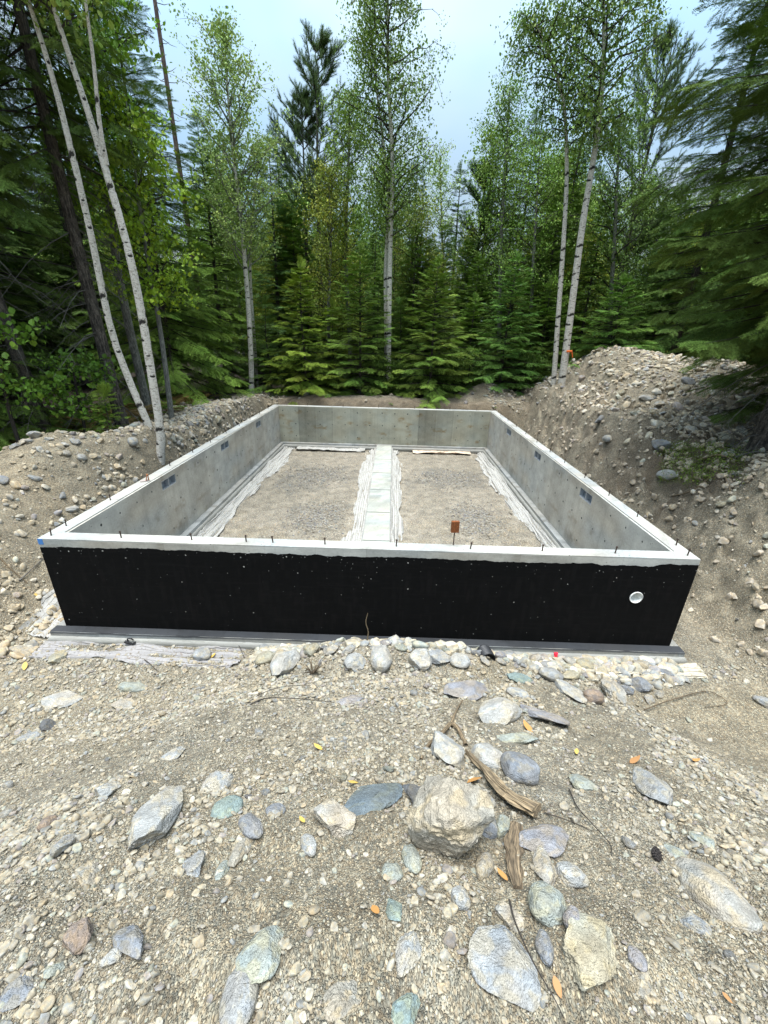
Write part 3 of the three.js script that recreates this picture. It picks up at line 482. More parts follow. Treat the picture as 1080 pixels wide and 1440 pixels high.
// the stones one can point at: pixel, long side, short side, turn (degrees, anticlockwise), kind, tone, label, [thickness, buried share]
const NAMED = [
  [635, 1190, 100, 98, 30, 'k', 'tan', 'large craggy tan boulder sitting proud in the middle of the gravel slope', 1.05, 0.0],
  [708, 1366, 150, 86, -47, 'a', 'grey', 'long grey-green slab lying diagonally at the bottom of the slope', 0.5, 0.35],
  [828, 1340, 112, 82, -50, 'k', 'olive', 'broad olive-tan block beneath the small purple pebble', 0.5, 0.3],
  [998, 1260, 140, 68, -54, 'r', 'cream', 'long cream rounded boulder on the right slope', 0.8, 0.3],
  [768, 1281, 70, 56, -40, 'r', 'green', 'smooth green egg-shaped cobble above the olive-tan block', 0.7, 0.2],
  [222, 1146, 100, 48, 58, 'a', 'pale', 'pale pear-shaped rock standing out on the left slope', 0.6, 0.3],
  [319, 1139, 48, 36, 30, 'r', 'teal', 'bright teal cobble to the right of the pale pear-shaped rock', 0.7, 0.35],
  [470, 1158, 60, 44, 10, 'k', 'cream', 'knobbly cream rock below the dark blue slate', 0.8, 0.25],
  [630, 1067, 54, 42, -55, 'a', 'pale', 'blocky pale grey rock at the upper end of the driftwood', 0.9, 0.2],
  [730, 1090, 54, 46, -40, 'r', 'blue', 'round blue-grey cobble right of the driftwood', 0.8, 0.2],
  [687, 1070, 48, 38, -35, 'r', 'pale', 'smooth pale cobble between the driftwood and the round blue-grey cobble', 0.8, 0.25],
  [770, 1186, 66, 46, 20, 'a', 'purple', 'triangular purple-grey rock below the driftwood end', 0.5, 0.3],
  [674, 1159, 58, 38, -45, 'r', 'blue', 'blue-grey cobble touching the large craggy boulder', 0.8, 0.25],
  [678, 1131, 32, 26, 0, 'r', 'grey', 'small grey egg-shaped stone left of the driftwood', 0.8, 0.2],
  [705, 1166, 34, 22, 70, 'a', 'green', 'small greenish stone standing by the driftwood foot', 0.9, 0.25],
  [524, 1121, 82, 48, 25, 'a', 'slate', 'flat dark blue slate half buried above the knobbly cream rock', 0.35, 0.45],
  [594, 1124, 64, 34, -60, 'k', 'dark', 'speckled dark rock half buried right of the slate', 0.6, 0.45],
  [700, 1009, 58, 42, 20, 'a', 'pale', 'pale angular rock with a broken brown face near the mound top', 0.9, 0.2],
  [659, 977, 62, 40, 15, 'a', 'purple', 'purple-blue angular slab left of the mound top', 0.6, 0.25],
  [766, 1008, 76, 40, -25, 'a', 'purple', 'long violet-grey slab right of the broken pale rock', 0.4, 0.35],
  [728, 1040, 60, 22, -6, 'a', 'green', 'thin pale green wedge below the violet-grey slab', 0.8, 0.3],
  [822, 1100, 56, 34, -30, 'a', 'green', 'flat pale green stone sunk in the slope right of the blue-grey cobble', 0.4, 0.5],
  [917, 1108, 66, 38, -50, 'a', 'grey', 'dark grey split slab alone on the right slope', 0.5, 0.25],
  [574, 1345, 62, 40, 70, 'k', 'pale', 'pale speckled rock left of the long grey-green slab', 0.7, 0.3],
  [572, 1425, 52, 40, 40, 'a', 'teal', 'teal-streaked stone at the bottom edge', 0.7, 0.35],
  [371, 1348, 98, 56, 55, 'a', 'green', 'tilted grey-green rock with a dirt-dusted top at the lower left', 0.6, 0.3],
  [338, 1400, 104, 50, 80, 'r', 'grey', 'smooth grey boulder below the tilted grey-green rock', 0.6, 0.3],
  [480, 1412, 76, 56, 30, 'k', 'tan', 'rough tan rock at the bottom, caked in dirt', 0.6, 0.45],
  [182, 1328, 56, 40, -60, 'a', 'blue', 'dark blue-grey wet-looking rock on the lower left slope', 0.7, 0.35],
  [158, 1345, 44, 24, 50, 'a', 'pale', 'pale wedge beside the dark blue-grey rock', 0.7, 0.35],
  [110, 1320, 48, 42, 20, 'a', 'brown', 'purple-brown broken rock at the lower left', 0.8, 0.3],
  [28, 1392, 70, 34, 60, 'a', 'blue', 'blue-grey slab in the bottom left corner', 0.5, 0.4],
  [75, 1365, 34, 20, 55, 'a', 'green', 'light green sliver near the bottom left corner', 0.7, 0.35],
  [765, 1334, 52, 24, -75, 'r', 'blue', 'narrow blue stone leaning by the purple pebble', 0.8, 0.25],
  [805, 1314, 40, 27, -75, 'r', 'purple', 'small purple egg-shaped pebble on the olive-tan block', 0.9, -0.35],
  [765, 1224, 48, 28, -75, 'a', 'cream', 'cream square-edged stone beside the rotten wood', 0.9, 0.25],
  [802, 1237, 38, 32, 0, 'r', 'pale', 'pale round cobble right of the square-edged stone', 0.8, 0.2],
  [682, 1220, 40, 26, 70, 'r', 'tan', 'tan oblong stone against the right side of the craggy boulder', 0.8, 0.25],
  [579, 1210, 42, 26, -70, 'r', 'green', 'greenish stone against the left side of the craggy boulder', 0.8, 0.3],
  [552, 1230, 32, 26, 0, 'r', 'green', 'grey-green round pebble left of the craggy boulder', 0.8, 0.3],
  [554, 1280, 44, 26, -60, 'a', 'teal', 'teal broken stone below the craggy boulder to the left', 0.6, 0.4],
  [647, 1269, 26, 28, 0, 'r', 'pale', 'pale pebble directly under the craggy boulder', 0.9, 0.2],
  [434, 1191, 28, 22, -60, 'r', 'pale', 'white egg-shaped pebble left of the knobbly cream rock', 0.8, 0.3],
  [272, 1212, 46, 26, 70, 'k', 'grey', 'grey and white stone below the teal cobble', 0.6, 0.4],
  [353, 1163, 40, 28, -50, 'r', 'blue', 'blue-grey stone right of the teal cobble', 0.7, 0.35],
  [388, 1140, 30, 20, 10, 'r', 'blue', 'small slate-blue pebble right of the teal cobble', 0.6, 0.45],
  [338, 1198, 46, 20, 55, 'a', 'tan', 'tan sliver stone pointing up the left slope', 0.7, 0.35],
  [314, 1224, 40, 18, 60, 'a', 'green', 'pale green sliver below the tan sliver stone', 0.6, 0.4],
  [306, 1104, 48, 38, 15, 'k', 'pale', 'rough pale stone above the teal cobble', 0.7, 0.35],
  [152, 1110, 40, 34, 20, 'a', 'pale', 'pale split stone upper left of the pear-shaped rock', 0.6, 0.4],
  [245, 1062, 40, 22, 35, 'a', 'pale', 'pinkish pale stone above the pear-shaped rock', 0.6, 0.4],
  [68, 1160, 28, 22, 60, 'r', 'brown', 'brown round stone by the left edge', 0.8, 0.3],
  [88, 1190, 40, 22, 50, 'a', 'grey', 'thin grey stone leaning near the left edge', 0.7, 0.3],
  [125, 1232, 44, 34, 20, 'k', 'tan', 'tan dirt-caked rock on the left slope', 0.6, 0.45],
  [490, 988, 44, 26, 12, 'a', 'purple', 'flat mauve stone in the rubble left of the mound top', 0.6, 0.3],
  [536, 931, 32, 36, 0, 'r', 'pale', 'pale domed rock topping the rubble before the coated wall', 0.9, 0.15],
  [499, 936, 30, 24, 20, 'a', 'pale', 'white blocky rock left of the pale domed rock', 0.9, 0.15],
  [401, 938, 46, 32, 65, 'a', 'pale', 'tall white rock at the left end of the front rubble', 0.9, 0.15],
  [374, 930, 32, 24, 20, 'r', 'olive', 'olive-tan rock behind the tall white rock', 0.8, 0.2],
  [590, 932, 34, 30, 0, 'a', 'pale', 'white rock right of the pale domed rock', 0.9, 0.15],
  [616, 926, 34, 20, -10, 'a', 'grey', 'long grey-white rock right of the white rock', 0.8, 0.2],
  [646, 932, 30, 22, -5, 'r', 'pale', 'pale grey lump in the front rubble by the black drain end', 0.8, 0.2],
  [858, 980, 46, 32, -50, 'k', 'cream', 'cream rough boulder at the right end of the mound', 0.9, 0.15],
  [836, 985, 26, 24, 0, 'r', 'brown', 'brown-grey stone left of the cream boulder', 0.9, 0.2],
  [801, 975, 62, 26, -40, 'a', 'pale', 'long pale ridge-shaped rock left of the cream boulder', 0.7, 0.25],
  [775, 950, 30, 22, 0, 'r', 'grey', 'lilac-grey cobble below the red plastic cap', 0.7, 0.25],
  [728, 978, 36, 18, -15, 'r', 'pale', 'smooth oval pale stone on the mound top', 0.8, 0.25],
  [732, 957, 42, 20, -8, 'a', 'teal', 'teal-grey flat stone below the drain end', 0.6, 0.25],
  [823, 938, 24, 20, 10, 'r', 'olive', 'olive cobble before the right footing', 0.8, 0.2],
  [187, 967, 42, 13, -3, 'r', 'green', 'flat green stone at the edge of the white fabric apron', 0.9, 0.3],
  [88, 984, 62, 26, 8, 'a', 'pale', 'wide pale flat stone left of the fabric apron', 0.5, 0.3],
  [176, 991, 40, 17, 12, 'a', 'cream', 'cream flat stone below the green one at the fabric apron', 0.6, 0.3],
  [285, 924, 27, 17, 5, 'r', 'grey', 'grey rounded stone resting on the white fabric apron', 0.8, 0.05],
  [34, 914, 42, 16, -8, 'a', 'tan', 'flat tan rock at the left edge beside the fabric', 0.5, 0.25],
  [82, 926, 30, 18, 40, 'a', 'olive', 'dark olive rock leaning on the crumpled white fabric', 0.7, 0.2],
  [67, 1022, 24, 20, 30, 'a', 'dark', 'dark grey angular stone on the upper left slope', 0.8, 0.3],
  [40, 1037, 36, 14, 12, 'a', 'grey', 'thin light grey flake on the left slope', 0.6, 0.35],
  [940, 669, 30, 13, 0, 'r', 'pale', 'pale smooth boulder lying on the right bank top', 0.8, 0.2],
  [1020, 620, 24, 17, 20, 'a', 'olive', 'olive-tan boulder beside the spruce trunk', 0.9, 0.15],
  [928, 571, 17, 12, 20, 'a', 'cream', 'cream boulder halfway up the right heap', 0.9, 0.2],
  [909, 560, 22, 9, -5, 'a', 'pale', 'white flat boulder high on the right heap', 0.8, 0.25],
  [855, 617, 12, 9, 0, 'r', 'pale', 'white cobble on the lower right heap', 0.9, 0.2],
  [1017, 517, 10, 7, 0, 'r', 'pale', 'white boulder on the crest of the right heap', 0.9, 0.15],
  [908, 873, 32, 14, -35, 'r', 'grey', 'smooth grey boulder in the trench by the right wall corner', 0.8, 0.2],
  [1072, 988, 28, 16, -10, 'a', 'grey', 'grey rock at the right edge by the trench path', 0.9, 0.2],
  [115, 644, 16, 10, -10, 'r', 'pale', 'pale oval cobble on the left dirt heap', 0.8, 0.2],
  [94, 638, 14, 8, -10, 'r', 'cream', 'pinkish cream cobble on the left dirt heap', 0.8, 0.2],
  [106, 622, 18, 10, -20, 'a', 'grey', 'grey boulder on the right shoulder of the left dirt heap', 0.8, 0.25],
  [70, 618, 14, 7, 0, 'a', 'pale', 'pale flat rock on the peak of the left dirt heap', 0.8, 0.2],
  [186, 622, 14, 13, 0, 'r', 'pale', 'round pale boulder at the foot of the leaning birches', 0.9, 0.2],
  [102, 716, 20, 11, 15, 'a', 'pale', 'pale flat rock beside the left wall top', 0.7, 0.25],
  [50, 672, 24, 9, -8, 'a', 'grey', 'light grey slab on the left bank', 0.6, 0.3],
  [5, 676, 15, 11, -40, 'r', 'blue', 'blue-grey rock at the left edge of the bank', 0.8, 0.25],
  [988, 1182, 40, 22, -40, 'a', 'green', 'green-grey stone above the long cream boulder', 0.6, 0.35],
  [948, 1202, 32, 26, -60, 'r', 'green', 'pale green stone above the head of the long cream boulder', 0.6, 0.4],
  [980, 1303, 34, 28, 0, 'k', 'grey', 'grey lump at the foot of the long cream boulder', 0.6, 0.4],
  [895, 1350, 22, 30, 0, 'r', 'purple', 'purple-grey pebble right of the olive-tan block', 0.8, 0.3],
  [900, 1385, 40, 30, -40, 'k', 'tan', 'tan crumbly rock at the lower right', 0.6, 0.45],
  [715, 1290, 36, 40, 0, 'k', 'cream', 'cream rock left of the smooth green cobble', 0.6, 0.4],
];
function trueGrain(g0, sx, sy, sz) {   // texture laid over the stone at its real size
  const g = g0.clone(), P = g.attributes.position, uv = g.attributes.uv, A = V(), B = V(), D = V(), k0 = 1 / 0.22;
  for (let i = 0; i < P.count; i += 3) {
    A.fromBufferAttribute(P, i); B.fromBufferAttribute(P, i + 1).sub(A); D.fromBufferAttribute(P, i + 2).sub(A);
    B.set(B.x * sx, B.y * sy, B.z * sz); D.set(D.x * sx, D.y * sy, D.z * sz); B.cross(D); const x = Math.abs(B.x), y = Math.abs(B.y), z = Math.abs(B.z);
    for (let k = i; k < i + 3; k++) { A.fromBufferAttribute(P, k).multiply(D.set(sx, sy, sz)).multiplyScalar(k0); if (y >= x && y >= z) uv.setXY(k, A.x, A.z); else if (x >= z) uv.setXY(k, A.z, A.y); else uv.setXY(k, A.x, A.y); }
  }
  return g;
}
const rS = rng(99);
for (const [u, v, a, b, deg, kind, tone, label, th = 0.7, bury = 0.25] of NAMED) {
  const { p, m } = spot(u, v), sh = stoneShapes[kind], o = solo(a * m > 0.3 ? 'boulder' : 'rock', sh[Math.floor(rS() * sh.length)], toneMats[tone], label, a * m > 0.3 ? 'boulder' : 'rock');
  const view = p.clone().sub(CAM).normalize(), n = upAt(p.x, p.z, 0.2), face = clamp(-view.dot(n), 0.25, 1);
  const hit = (du, dv) => { const d = sight(u + du, v + dv); return d.multiplyScalar(p.clone().sub(CAM).dot(n) / d.dot(n)).add(CAM).sub(p); };   // on the slope's plane
  const ca = Math.cos(deg * Math.PI / 180), sa = Math.sin(deg * Math.PI / 180), ax = hit(ca * a / 2, -sa * a / 2), bx = hit(-sa * b / 2, -ca * b / 2);
  const yaw = Math.atan2(-ax.clone().applyQuaternion(new THREE.Quaternion().setFromUnitVectors(n, V(0, 1, 0))).z, ax.clone().applyQuaternion(new THREE.Quaternion().setFromUnitVectors(n, V(0, 1, 0))).x);
  const la = Math.min(ax.length() * 2, a * m * 1.5), lb = Math.min(bx.length() * 2, b * m * 1.5), lo = Math.min(a, b) * th * m;
  const bz = mix(lb, b * m, 1 - face) * 0.97; o.geometry = trueGrain(o.geometry, la, lo, bz);
  layStone(o, p, yaw, la * 0.98, lo, mix(lb, b * m, 1 - face) * 0.97, bury + 0.1, kind === 'r' ? 0.12 : 0.2, rS);
}
// loose rocks, each one still a thing
const toneKeys = ['pale', 'pale', 'grey', 'grey', 'tan', 'cream', 'blue', 'green', 'purple', 'olive'];
const taken = NAMED.map(([u, v, a]) => { const { p, m } = spot(u, v); return [p.x, p.z, a * m * 0.55]; });
const toneWord = { pale: 'pale', grey: 'grey', tan: 'tan', cream: 'cream', blue: 'blue-grey', green: 'grey-green', purple: 'mauve', olive: 'olive' };
function scatterRocks(n, seed, where, size, place, group, kinds = 'aark') {
  const r = rng(seed); let first = null, done = 0;
  for (let k = 0; k < n * 40 && done < n; k++) {
    const [x, z] = where(r), s = size(r);
    if (s < 0.12 && fines(x, z) > r()) continue;
    if (inside(x, z) || (Math.abs(x) < HW + 0.25 && z < 0.2 && z > -LEN - 0.3) || taken.some(([a, b, c]) => Math.hypot(a - x, b - z) < c + s * 0.45)) continue;
    taken.push([x, z, s * 0.45]); done++;
    const kind = kinds[Math.floor(r() * kinds.length)], sh = midShapes[kind], tone = toneKeys[Math.floor(r() * toneKeys.length)], label = `${s > 0.2 ? 'big' : s > 0.1 ? 'middling' : 'small'} ${toneWord[tone]} ${kind === 'r' ? 'rounded' : kind === 'a' ? 'angular' : 'craggy'} rock ${place}`;
    let o;
    if (!first) { o = first = solo('rock', sh[0], toneMats.pale, label, 'rock', group); } else { o = first.clone(); o.name = numbered('rock'); scene.add(o); tag(o, label, 'rock', group); }
    o.geometry = sh[Math.floor(r() * sh.length)]; o.material = toneMats[tone];
    layStone(o, V(x, height(x, z), z), r() * 6.3, s, s * (0.4 + 0.35 * r()), s * (0.55 + 0.35 * r()), 0.22 + 0.15 * r(), 0.5, r);
  }
}
const pw = (lo, hi, e = 2.2) => (r) => lo + (hi - lo) * Math.pow(r(), e);
scatterRocks(64, 1, (r) => [-1.0 + 4.3 * r(), 0.2 + 0.42 * r() + 0.12 * r()], pw(0.09, 0.25, 1.3), 'in the rubble along the front footing', 'rubble rocks along the front footing');
scatterRocks(12, 2, (r) => [1.9 + 1.9 * r(), 0.18 + 0.3 * r()], pw(0.09, 0.22, 1.2), 'before the right end of the front footing', 'rocks before the right end of the front footing');
scatterRocks(44, 3, (r) => [-2.6 + 5 * r(), 0.8 + 2.9 * Math.pow(r(), 0.8)], pw(0.035, 0.1), 'loose on the foreground gravel slope', 'loose rocks on the foreground gravel slope');
scatterRocks(10, 4, (r) => [-4.2 - 3 * r(), -0.2 - 4.4 * r()], pw(0.1, 0.26), 'on the left dirt bank', 'rocks on the left dirt bank');
scatterRocks(20, 5, (r) => [-4.25 - 0.9 * r(), -3.8 - 6 * r()], pw(0.12, 0.3), 'in the rubble ridge behind the left wall', 'rocks in the left rubble ridge');
scatterRocks(36, 6, (r) => [5.4 + 6.5 * r(), -4 - 9.5 * r()], pw(0.16, 0.44, 2.4), 'on the big rubble heap right of the foundation', 'rocks on the right rubble heap');
scatterRocks(14, 7, (r) => [4.9 + 2.6 * r(), -0.2 - 3.6 * r()], pw(0.08, 0.22), 'on the clay bank right of the foundation', 'rocks on the right clay bank');
scatterRocks(12, 8, (r) => [-3.5 + 9 * r(), -11.3 - 1.4 * r()], pw(0.12, 0.3), 'on the ridge behind the back wall', 'rocks behind the back wall');
// gravel and grit: far too many to count
const gravelShapes = [[811, 'r'], [812, 'a'], [813, 'a'], [814, 'k'], [815, 'k'], [816, 'a']].map(([s, k]) => stoneGeometry(s, k, 2));
const gravelTones = [[0.47, 0.425, 0.34], [0.42, 0.38, 0.3], [0.50, 0.475, 0.42], [0.38, 0.365, 0.33], [0.31, 0.315, 0.315], [0.4, 0.41, 0.36], [0.44, 0.375, 0.28], [0.33, 0.3, 0.285], [0.55, 0.52, 0.46], [0.40, 0.35, 0.27], [0.44, 0.4, 0.32], [0.42, 0.37, 0.29]];
const clump = (x, z, s) => fbm(x * 1.7, z * 1.7, 3, s);
// where only fine dirt lies: trodden track, slips, patches
function fines(x, z) {
  if (inside(x, z)) return 0; let f = z > 0.3 ? 0.85 * sstep(0.08, 0.34, fbm(x * 1.1, z * 0.9, 3, 140)) : 0.75 * sstep(-0.02, 0.3, fbm(x * 0.9, z * 0.9, 3, 141));
  if (x > 2.2) f = Math.max(f, 0.93 * sstep(2.6, 3.3, x - 0.6 * Math.max(0, 0.8 - z)) * sstep(0.35, 0.7, z) * sstep(2.1, 1.4, z - 0.35 * (x - 3)));
  if (z > 1.2) f = Math.max(f, 0.85 * sstep(0.22, 0.06, Math.abs(x - 1.15 - 0.12 * Math.sin(z * 3) + 0.1 * (z - 2))));
  if (x < -4.2 && z > -3.4) f = Math.max(f, 0.8 * sstep(-4.5, -5.0, x)); if (x > 4.5 && x < 5.6 && z < 0.5) f = Math.max(f, 0.6); return f;
}
function gravel(name, n, seed, where, size, tint = [1, 1, 1], label, soil = null) {
  const root = new THREE.Group(); root.name = numbered(name); root.userData.kind = 'stuff'; root.userData.label = label; scene.add(root);
  const r = rng(seed), lists = gravelShapes.map(() => []), o = new THREE.Object3D(), c = new THREE.Color();
  for (let k = 0; k < n; k++) {
    const [x, z] = where(r); if (fines(x, z) > r()) continue; if (Math.abs(x) < HW + 0.05 && z < 0.05 && !inside(x, z)) continue;
    if (Math.abs(x) < HW + FO + 0.03 && z < FO + 0.03 && z > -LEN - FO && !inside(x, z)) continue;
    const s = size(r, x, z), n2 = upAt(x, z, 0.1); if (s <= 0) continue;
    o.quaternion.setFromUnitVectors(V(0, 1, 0), n2).multiply(new THREE.Quaternion().setFromEuler(new THREE.Euler((r() - 0.5) * 1.2, r() * 6.3, (r() - 0.5) * 1.2)));
    o.scale.set(s, s * (0.32 + 0.45 * r()), s * (0.55 + 0.4 * r())); o.position.set(x, height(x, z) + s * 0.12, z); o.updateMatrix();
    const t = soil ?? gravelTones[Math.floor(r() * gravelTones.length)], b = 0.82 + 0.34 * r();
    c.setRGB(t[0] * b * tint[0], t[1] * b * tint[1], t[2] * b * tint[2]); lists[soil ? 3 + Math.floor(r() * 2) : Math.floor(r() * lists.length)].push([o.matrix.clone(), c.clone()]);
  }
  lists.forEach((l, i) => {
    const m = new THREE.InstancedMesh(gravelShapes[i], pebbleMat, l.length); m.name = 'pebbles'; m.castShadow = m.receiveShadow = true;
    l.forEach(([a, b], k) => { m.setMatrixAt(k, a); m.setColorAt(k, b); }); root.add(m);
  });
}
gravel('gravel', 130000, 21, (r) => { const z = 1.0 + 3.0 * Math.pow(r(), 0.75); return [0.2 + (r() - 0.5) * (7.5 - 1.1 * (z - 1)), z]; }, (r, x, z) => 0.003 + 0.005 * r() + 0.034 * Math.pow(r(), 13) * (1 + clump(x, z, 5)), [0.95, 0.93, 0.885], 'grey and tan gravel of the foreground slope');
gravel('gravel', 52000, 22, (r) => [-5 + 10 * r(), 0.15 + 1.5 * r()], (r, x, z) => (x > 2.6 && z > 0.45 && r() < 0.75 ? 0 : 0.005 + 0.008 * r() + 0.06 * Math.pow(r(), 11)), [0.95, 0.93, 0.885], 'loose gravel before the front footing');
gravel('gravel', 34000, 23, (r) => [-3.95 - 4.2 * Math.pow(r(), 1.2), 0.5 - 10.5 * r()], (r, x, z) => 0.01 + 0.012 * r() + 0.11 * Math.pow(r(), 11) * (1 + 0.9 * clump(x, z, 6)), [1.2, 1.13, 1.03], 'gravel on the left bank');
gravel('gravel', 65000, 24, (r) => [4.6 + 8 * Math.pow(r(), 1.1), 0.6 - 15.5 * r()], (r, x, z) => (x < 5.9 && r() < 0.55 ? 0 : 0.014 + 0.014 * r() + 0.15 * Math.pow(r(), 9) * (1 + 0.7 * clump(x, z, 7)) * (x < 6 ? 0.6 : 1)), [1.2, 1.15, 1.08], 'gravel on the right heap');
gravel('gravel', 9000, 25, (r) => [-5 + 11 * r(), -10.6 - 2.8 * r()], (r) => 0.02 + 0.12 * Math.pow(r(), 3.5), [1, 0.97, 0.93], 'gravel behind the back wall');
gravel('gravel', 26000, 26, (r) => [-3.1 + 6.2 * r(), -0.4 - 9.3 * r()], (r, x, z) => (Math.abs(x - 0.02) < 0.5 ? 0 : 0.01 + 0.02 * Math.pow(r(), 3) * (1 + clump(x, z, 8))), [1.15, 1.06, 0.98], 'fine gravel on the floor inside the foundation');
gravel('gravel', 9000, 27, (r) => { const k = Math.floor(r() * 4), [cx, cz, sx, sz] = [[-1.9, -6.9, 0.75, 0.9], [1.9, -7, 0.8, 0.8], [-1.3, -4.0, 0.5, 0.7], [2.1, -4.2, 0.45, 0.8]][k], g = () => (r() + r() + r() - 1.5) * 1.1; return [cx + sx * g(), cz + sz * g()]; }, (r, x) => (Math.abs(x - 0.02) < 0.65 || Math.abs(x) > 2.85 ? 0 : 0.015 + 0.045 * Math.pow(r(), 2.5)), [0.72, 0.72, 0.74], 'patches of dark crushed stone on the floor inside the foundation');

gravel('rubble', 2100, 31, (r) => [-1.3 + 5.0 * r(), 0.14 + 0.5 * r() * r()], (r) => 0.05 + 0.14 * Math.pow(r(), 2), [1.12, 1.13, 1.12], 'broken stone heaped along the front footing');
gravel('rubble', 420, 32, (r) => [-4.3 - 1.3 * r(), -1.0 - 2.2 * r()], (r) => 0.05 + 0.12 * Math.pow(r(), 2.5), [0.95, 0.97, 1], 'grey broken stone on the left bank by the wall');
gravel('rubble', 900, 33, (r) => [-4.25 - 1.0 * r(), -4 - 6 * r()], (r) => 0.05 + 0.16 * Math.pow(r(), 2.5), [1, 0.98, 0.96], 'broken stone of the left ridge');
gravel('rubble', 4300, 34, (r) => [5.35 + 6.8 * r(), -4.2 - 10 * r()], (r, x, z) => 0.045 + 0.24 * Math.pow(r(), 5.5), [1.3, 1.28, 1.24], 'pale broken stone on the right heap');
gravel('clods', 9000, 41, (r) => [4.55 + 1.9 * r(), 0.5 - 11 * r()], (r) => 0.015 + 0.14 * Math.pow(r(), 7), [1, 1, 1], 'dry clods of the right clay bank', [0.5, 0.43, 0.34]);
gravel('clods', 3000, 42, (r) => [-4.0 - 2.6 * r(), 0.4 - 4 * r()], (r) => 0.02 + 0.1 * Math.pow(r(), 5), [1, 1, 1], 'dry clods of the left dirt bank', [0.5, 0.43, 0.32]);
gravel('clods', 16000, 43, (r) => { const z = 0.4 + 3.5 * r(); return [0.2 + (r() - 0.5) * 7, z]; }, (r) => 0.008 + 0.045 * Math.pow(r(), 5), [1, 1, 1], 'crusted dirt clods of the foreground slope', [0.38, 0.345, 0.28]);
gravel('rubble', 900, 35, (r) => [4.7 + 1.6 * r(), 1.0 - 9 * r()], (r) => 0.03 + 0.13 * Math.pow(r(), 3), [1.05, 1, 0.93], 'broken stone of the right cut bank');
gravel('rubble', 260, 36, (r) => [2.8 + 2.2 * r(), -12.2 - 1.2 * r()], (r) => 0.05 + 0.16 * Math.pow(r(), 2.5), [1.2, 1.2, 1.18], 'pale stones on the small heap behind the back wall');

// ---------- trees ----------
function limbGeometry(pts, radii, seg = 7, rough = 0) {   // a tapered bent limb, uv in metres
  const P = [], U = [], I = []; let len = 0;
  const t = V(), n = V(), b = V(); let ref = V(1, 0, 0.13).normalize();
  pts.forEach((p, i) => {
    t.copy(pts[Math.min(i + 1, pts.length - 1)]).sub(pts[Math.max(i - 1, 0)]).normalize();
    if (i) len += p.distanceTo(pts[i - 1]);
    n.copy(ref).addScaledVector(t, -ref.dot(t)).normalize(); b.crossVectors(t, n);
    for (let k = 0; k <= seg; k++) {
      const a = (k / seg) * Math.PI * 2, r = radii[i] * (1 + rough * vn3(Math.cos(a) * 2, len * 3, Math.sin(a) * 2));
      P.push(p.x + (n.x * Math.cos(a) + b.x * Math.sin(a)) * r, p.y + (n.y * Math.cos(a) + b.y * Math.sin(a)) * r, p.z + (n.z * Math.cos(a) + b.z * Math.sin(a)) * r);
      U.push(k / seg, len);
    }
  });
  for (let i = 0; i < pts.length - 1; i++) for (let k = 0; k < seg; k++) { const a = i * (seg + 1) + k, c = a + seg + 1; I.push(a, a + 1, c, a + 1, c + 1, c); }
  const g = new THREE.BufferGeometry(); g.setAttribute('position', new THREE.Float32BufferAttribute(P, 3)); g.setAttribute('uv', new THREE.Float32BufferAttribute(U, 2)); g.setIndex(I); g.computeVertexNormals(); return g;
}
const birchBark = std({ map: canvasTex(256, 1024, (g, w, h) => {
  g.fillStyle = '#d6d4cf'; g.fillRect(0, 0, w, h); const r = rng(33);
  for (let i = 0; i < 1500; i++) { g.fillStyle = ['#e6e4df', '#c3beb6', '#d0c6ba', '#b5aea6'][Math.floor(r() * 4)]; g.globalAlpha = 0.4; g.fillRect(r() * w, r() * h, 6 + r() * 60, 1 + r() * 6); }
  g.globalAlpha = 1;
  for (let i = 0; i < 420; i++) { g.fillStyle = r() < 0.6 ? '#3b3733' : '#6a645d'; const x = r() * w, y = r() * h, l = 5 + 28 * r() * r(); g.fillRect(x, y, l, 1.5 + r() * 2.5); }
  for (let i = 0; i < 22; i++) { g.fillStyle = '#211f1d'; const x = r() * w, y = r() * h, q = 8 + 22 * r(); g.beginPath(); g.ellipse(x, y, q * 1.5, q * 0.55, 0, 0, 7); g.fill(); for (let k = 0; k < 7; k++) { g.beginPath(); g.ellipse(x + (r() - 0.5) * q * 3.4, y - r() * q * 0.9, q * 0.4 * r() + 2, q * 0.22 * r() + 2, 0, 0, 7); g.fill(); } }
  for (let i = 0; i < 260; i++) { g.globalAlpha = 0.35; g.fillStyle = '#857c70'; g.beginPath(); g.ellipse(r() * w, r() * h, 3 + r() * 14, 2 + r() * 8, r() * 3, 0, 7); g.fill(); }
  g.globalAlpha = 1;
}, true, 1, 1.9), color: lin(0.78, 0.76, 0.72), roughness: 0.9 });
const barkTex = (seed, s) => dataTex(256, 512, (i, j) => { const f = tn(i / 8, j / 34, 32, seed) * 0.5 + tn(i / 3, j / 10, 85, seed + 1) * 0.35 + tn(i / 1.5, j / 3, 170, seed + 2) * 0.2; return 255 * clamp(0.66 + s * f); }, true, 1, 1.2);
const conBarkMap = barkTex(44, 0.5);
const conBark = std({ color: lin(0.17, 0.145, 0.12), map: conBarkMap, bumpMap: conBarkMap, bumpScale: 0.02 });
const twigMat = std({ color: lin(0.075, 0.06, 0.048), map: conBarkMap }), greyTwig = std({ color: lin(0.2, 0.185, 0.165), map: conBarkMap });
const aspenBark = std({ color: lin(0.34, 0.34, 0.3), map: barkTex(47, 0.35) }), redSnag = std({ color: lin(0.22, 0.15, 0.13), map: conBarkMap });
const leafMat = new THREE.MeshPhysicalMaterial({ specularIntensity: 0.35, color: lin(1.75, 1.75, 1.15), vertexColors: true, roughness: 0.6, transmission: 0.35, thickness: 0, side: THREE.DoubleSide });
const needleMat = new THREE.MeshPhysicalMaterial({ specularIntensity: 0.3, color: lin(2.0, 1.9, 1.15), vertexColors: true, roughness: 0.8, side: THREE.DoubleSide });

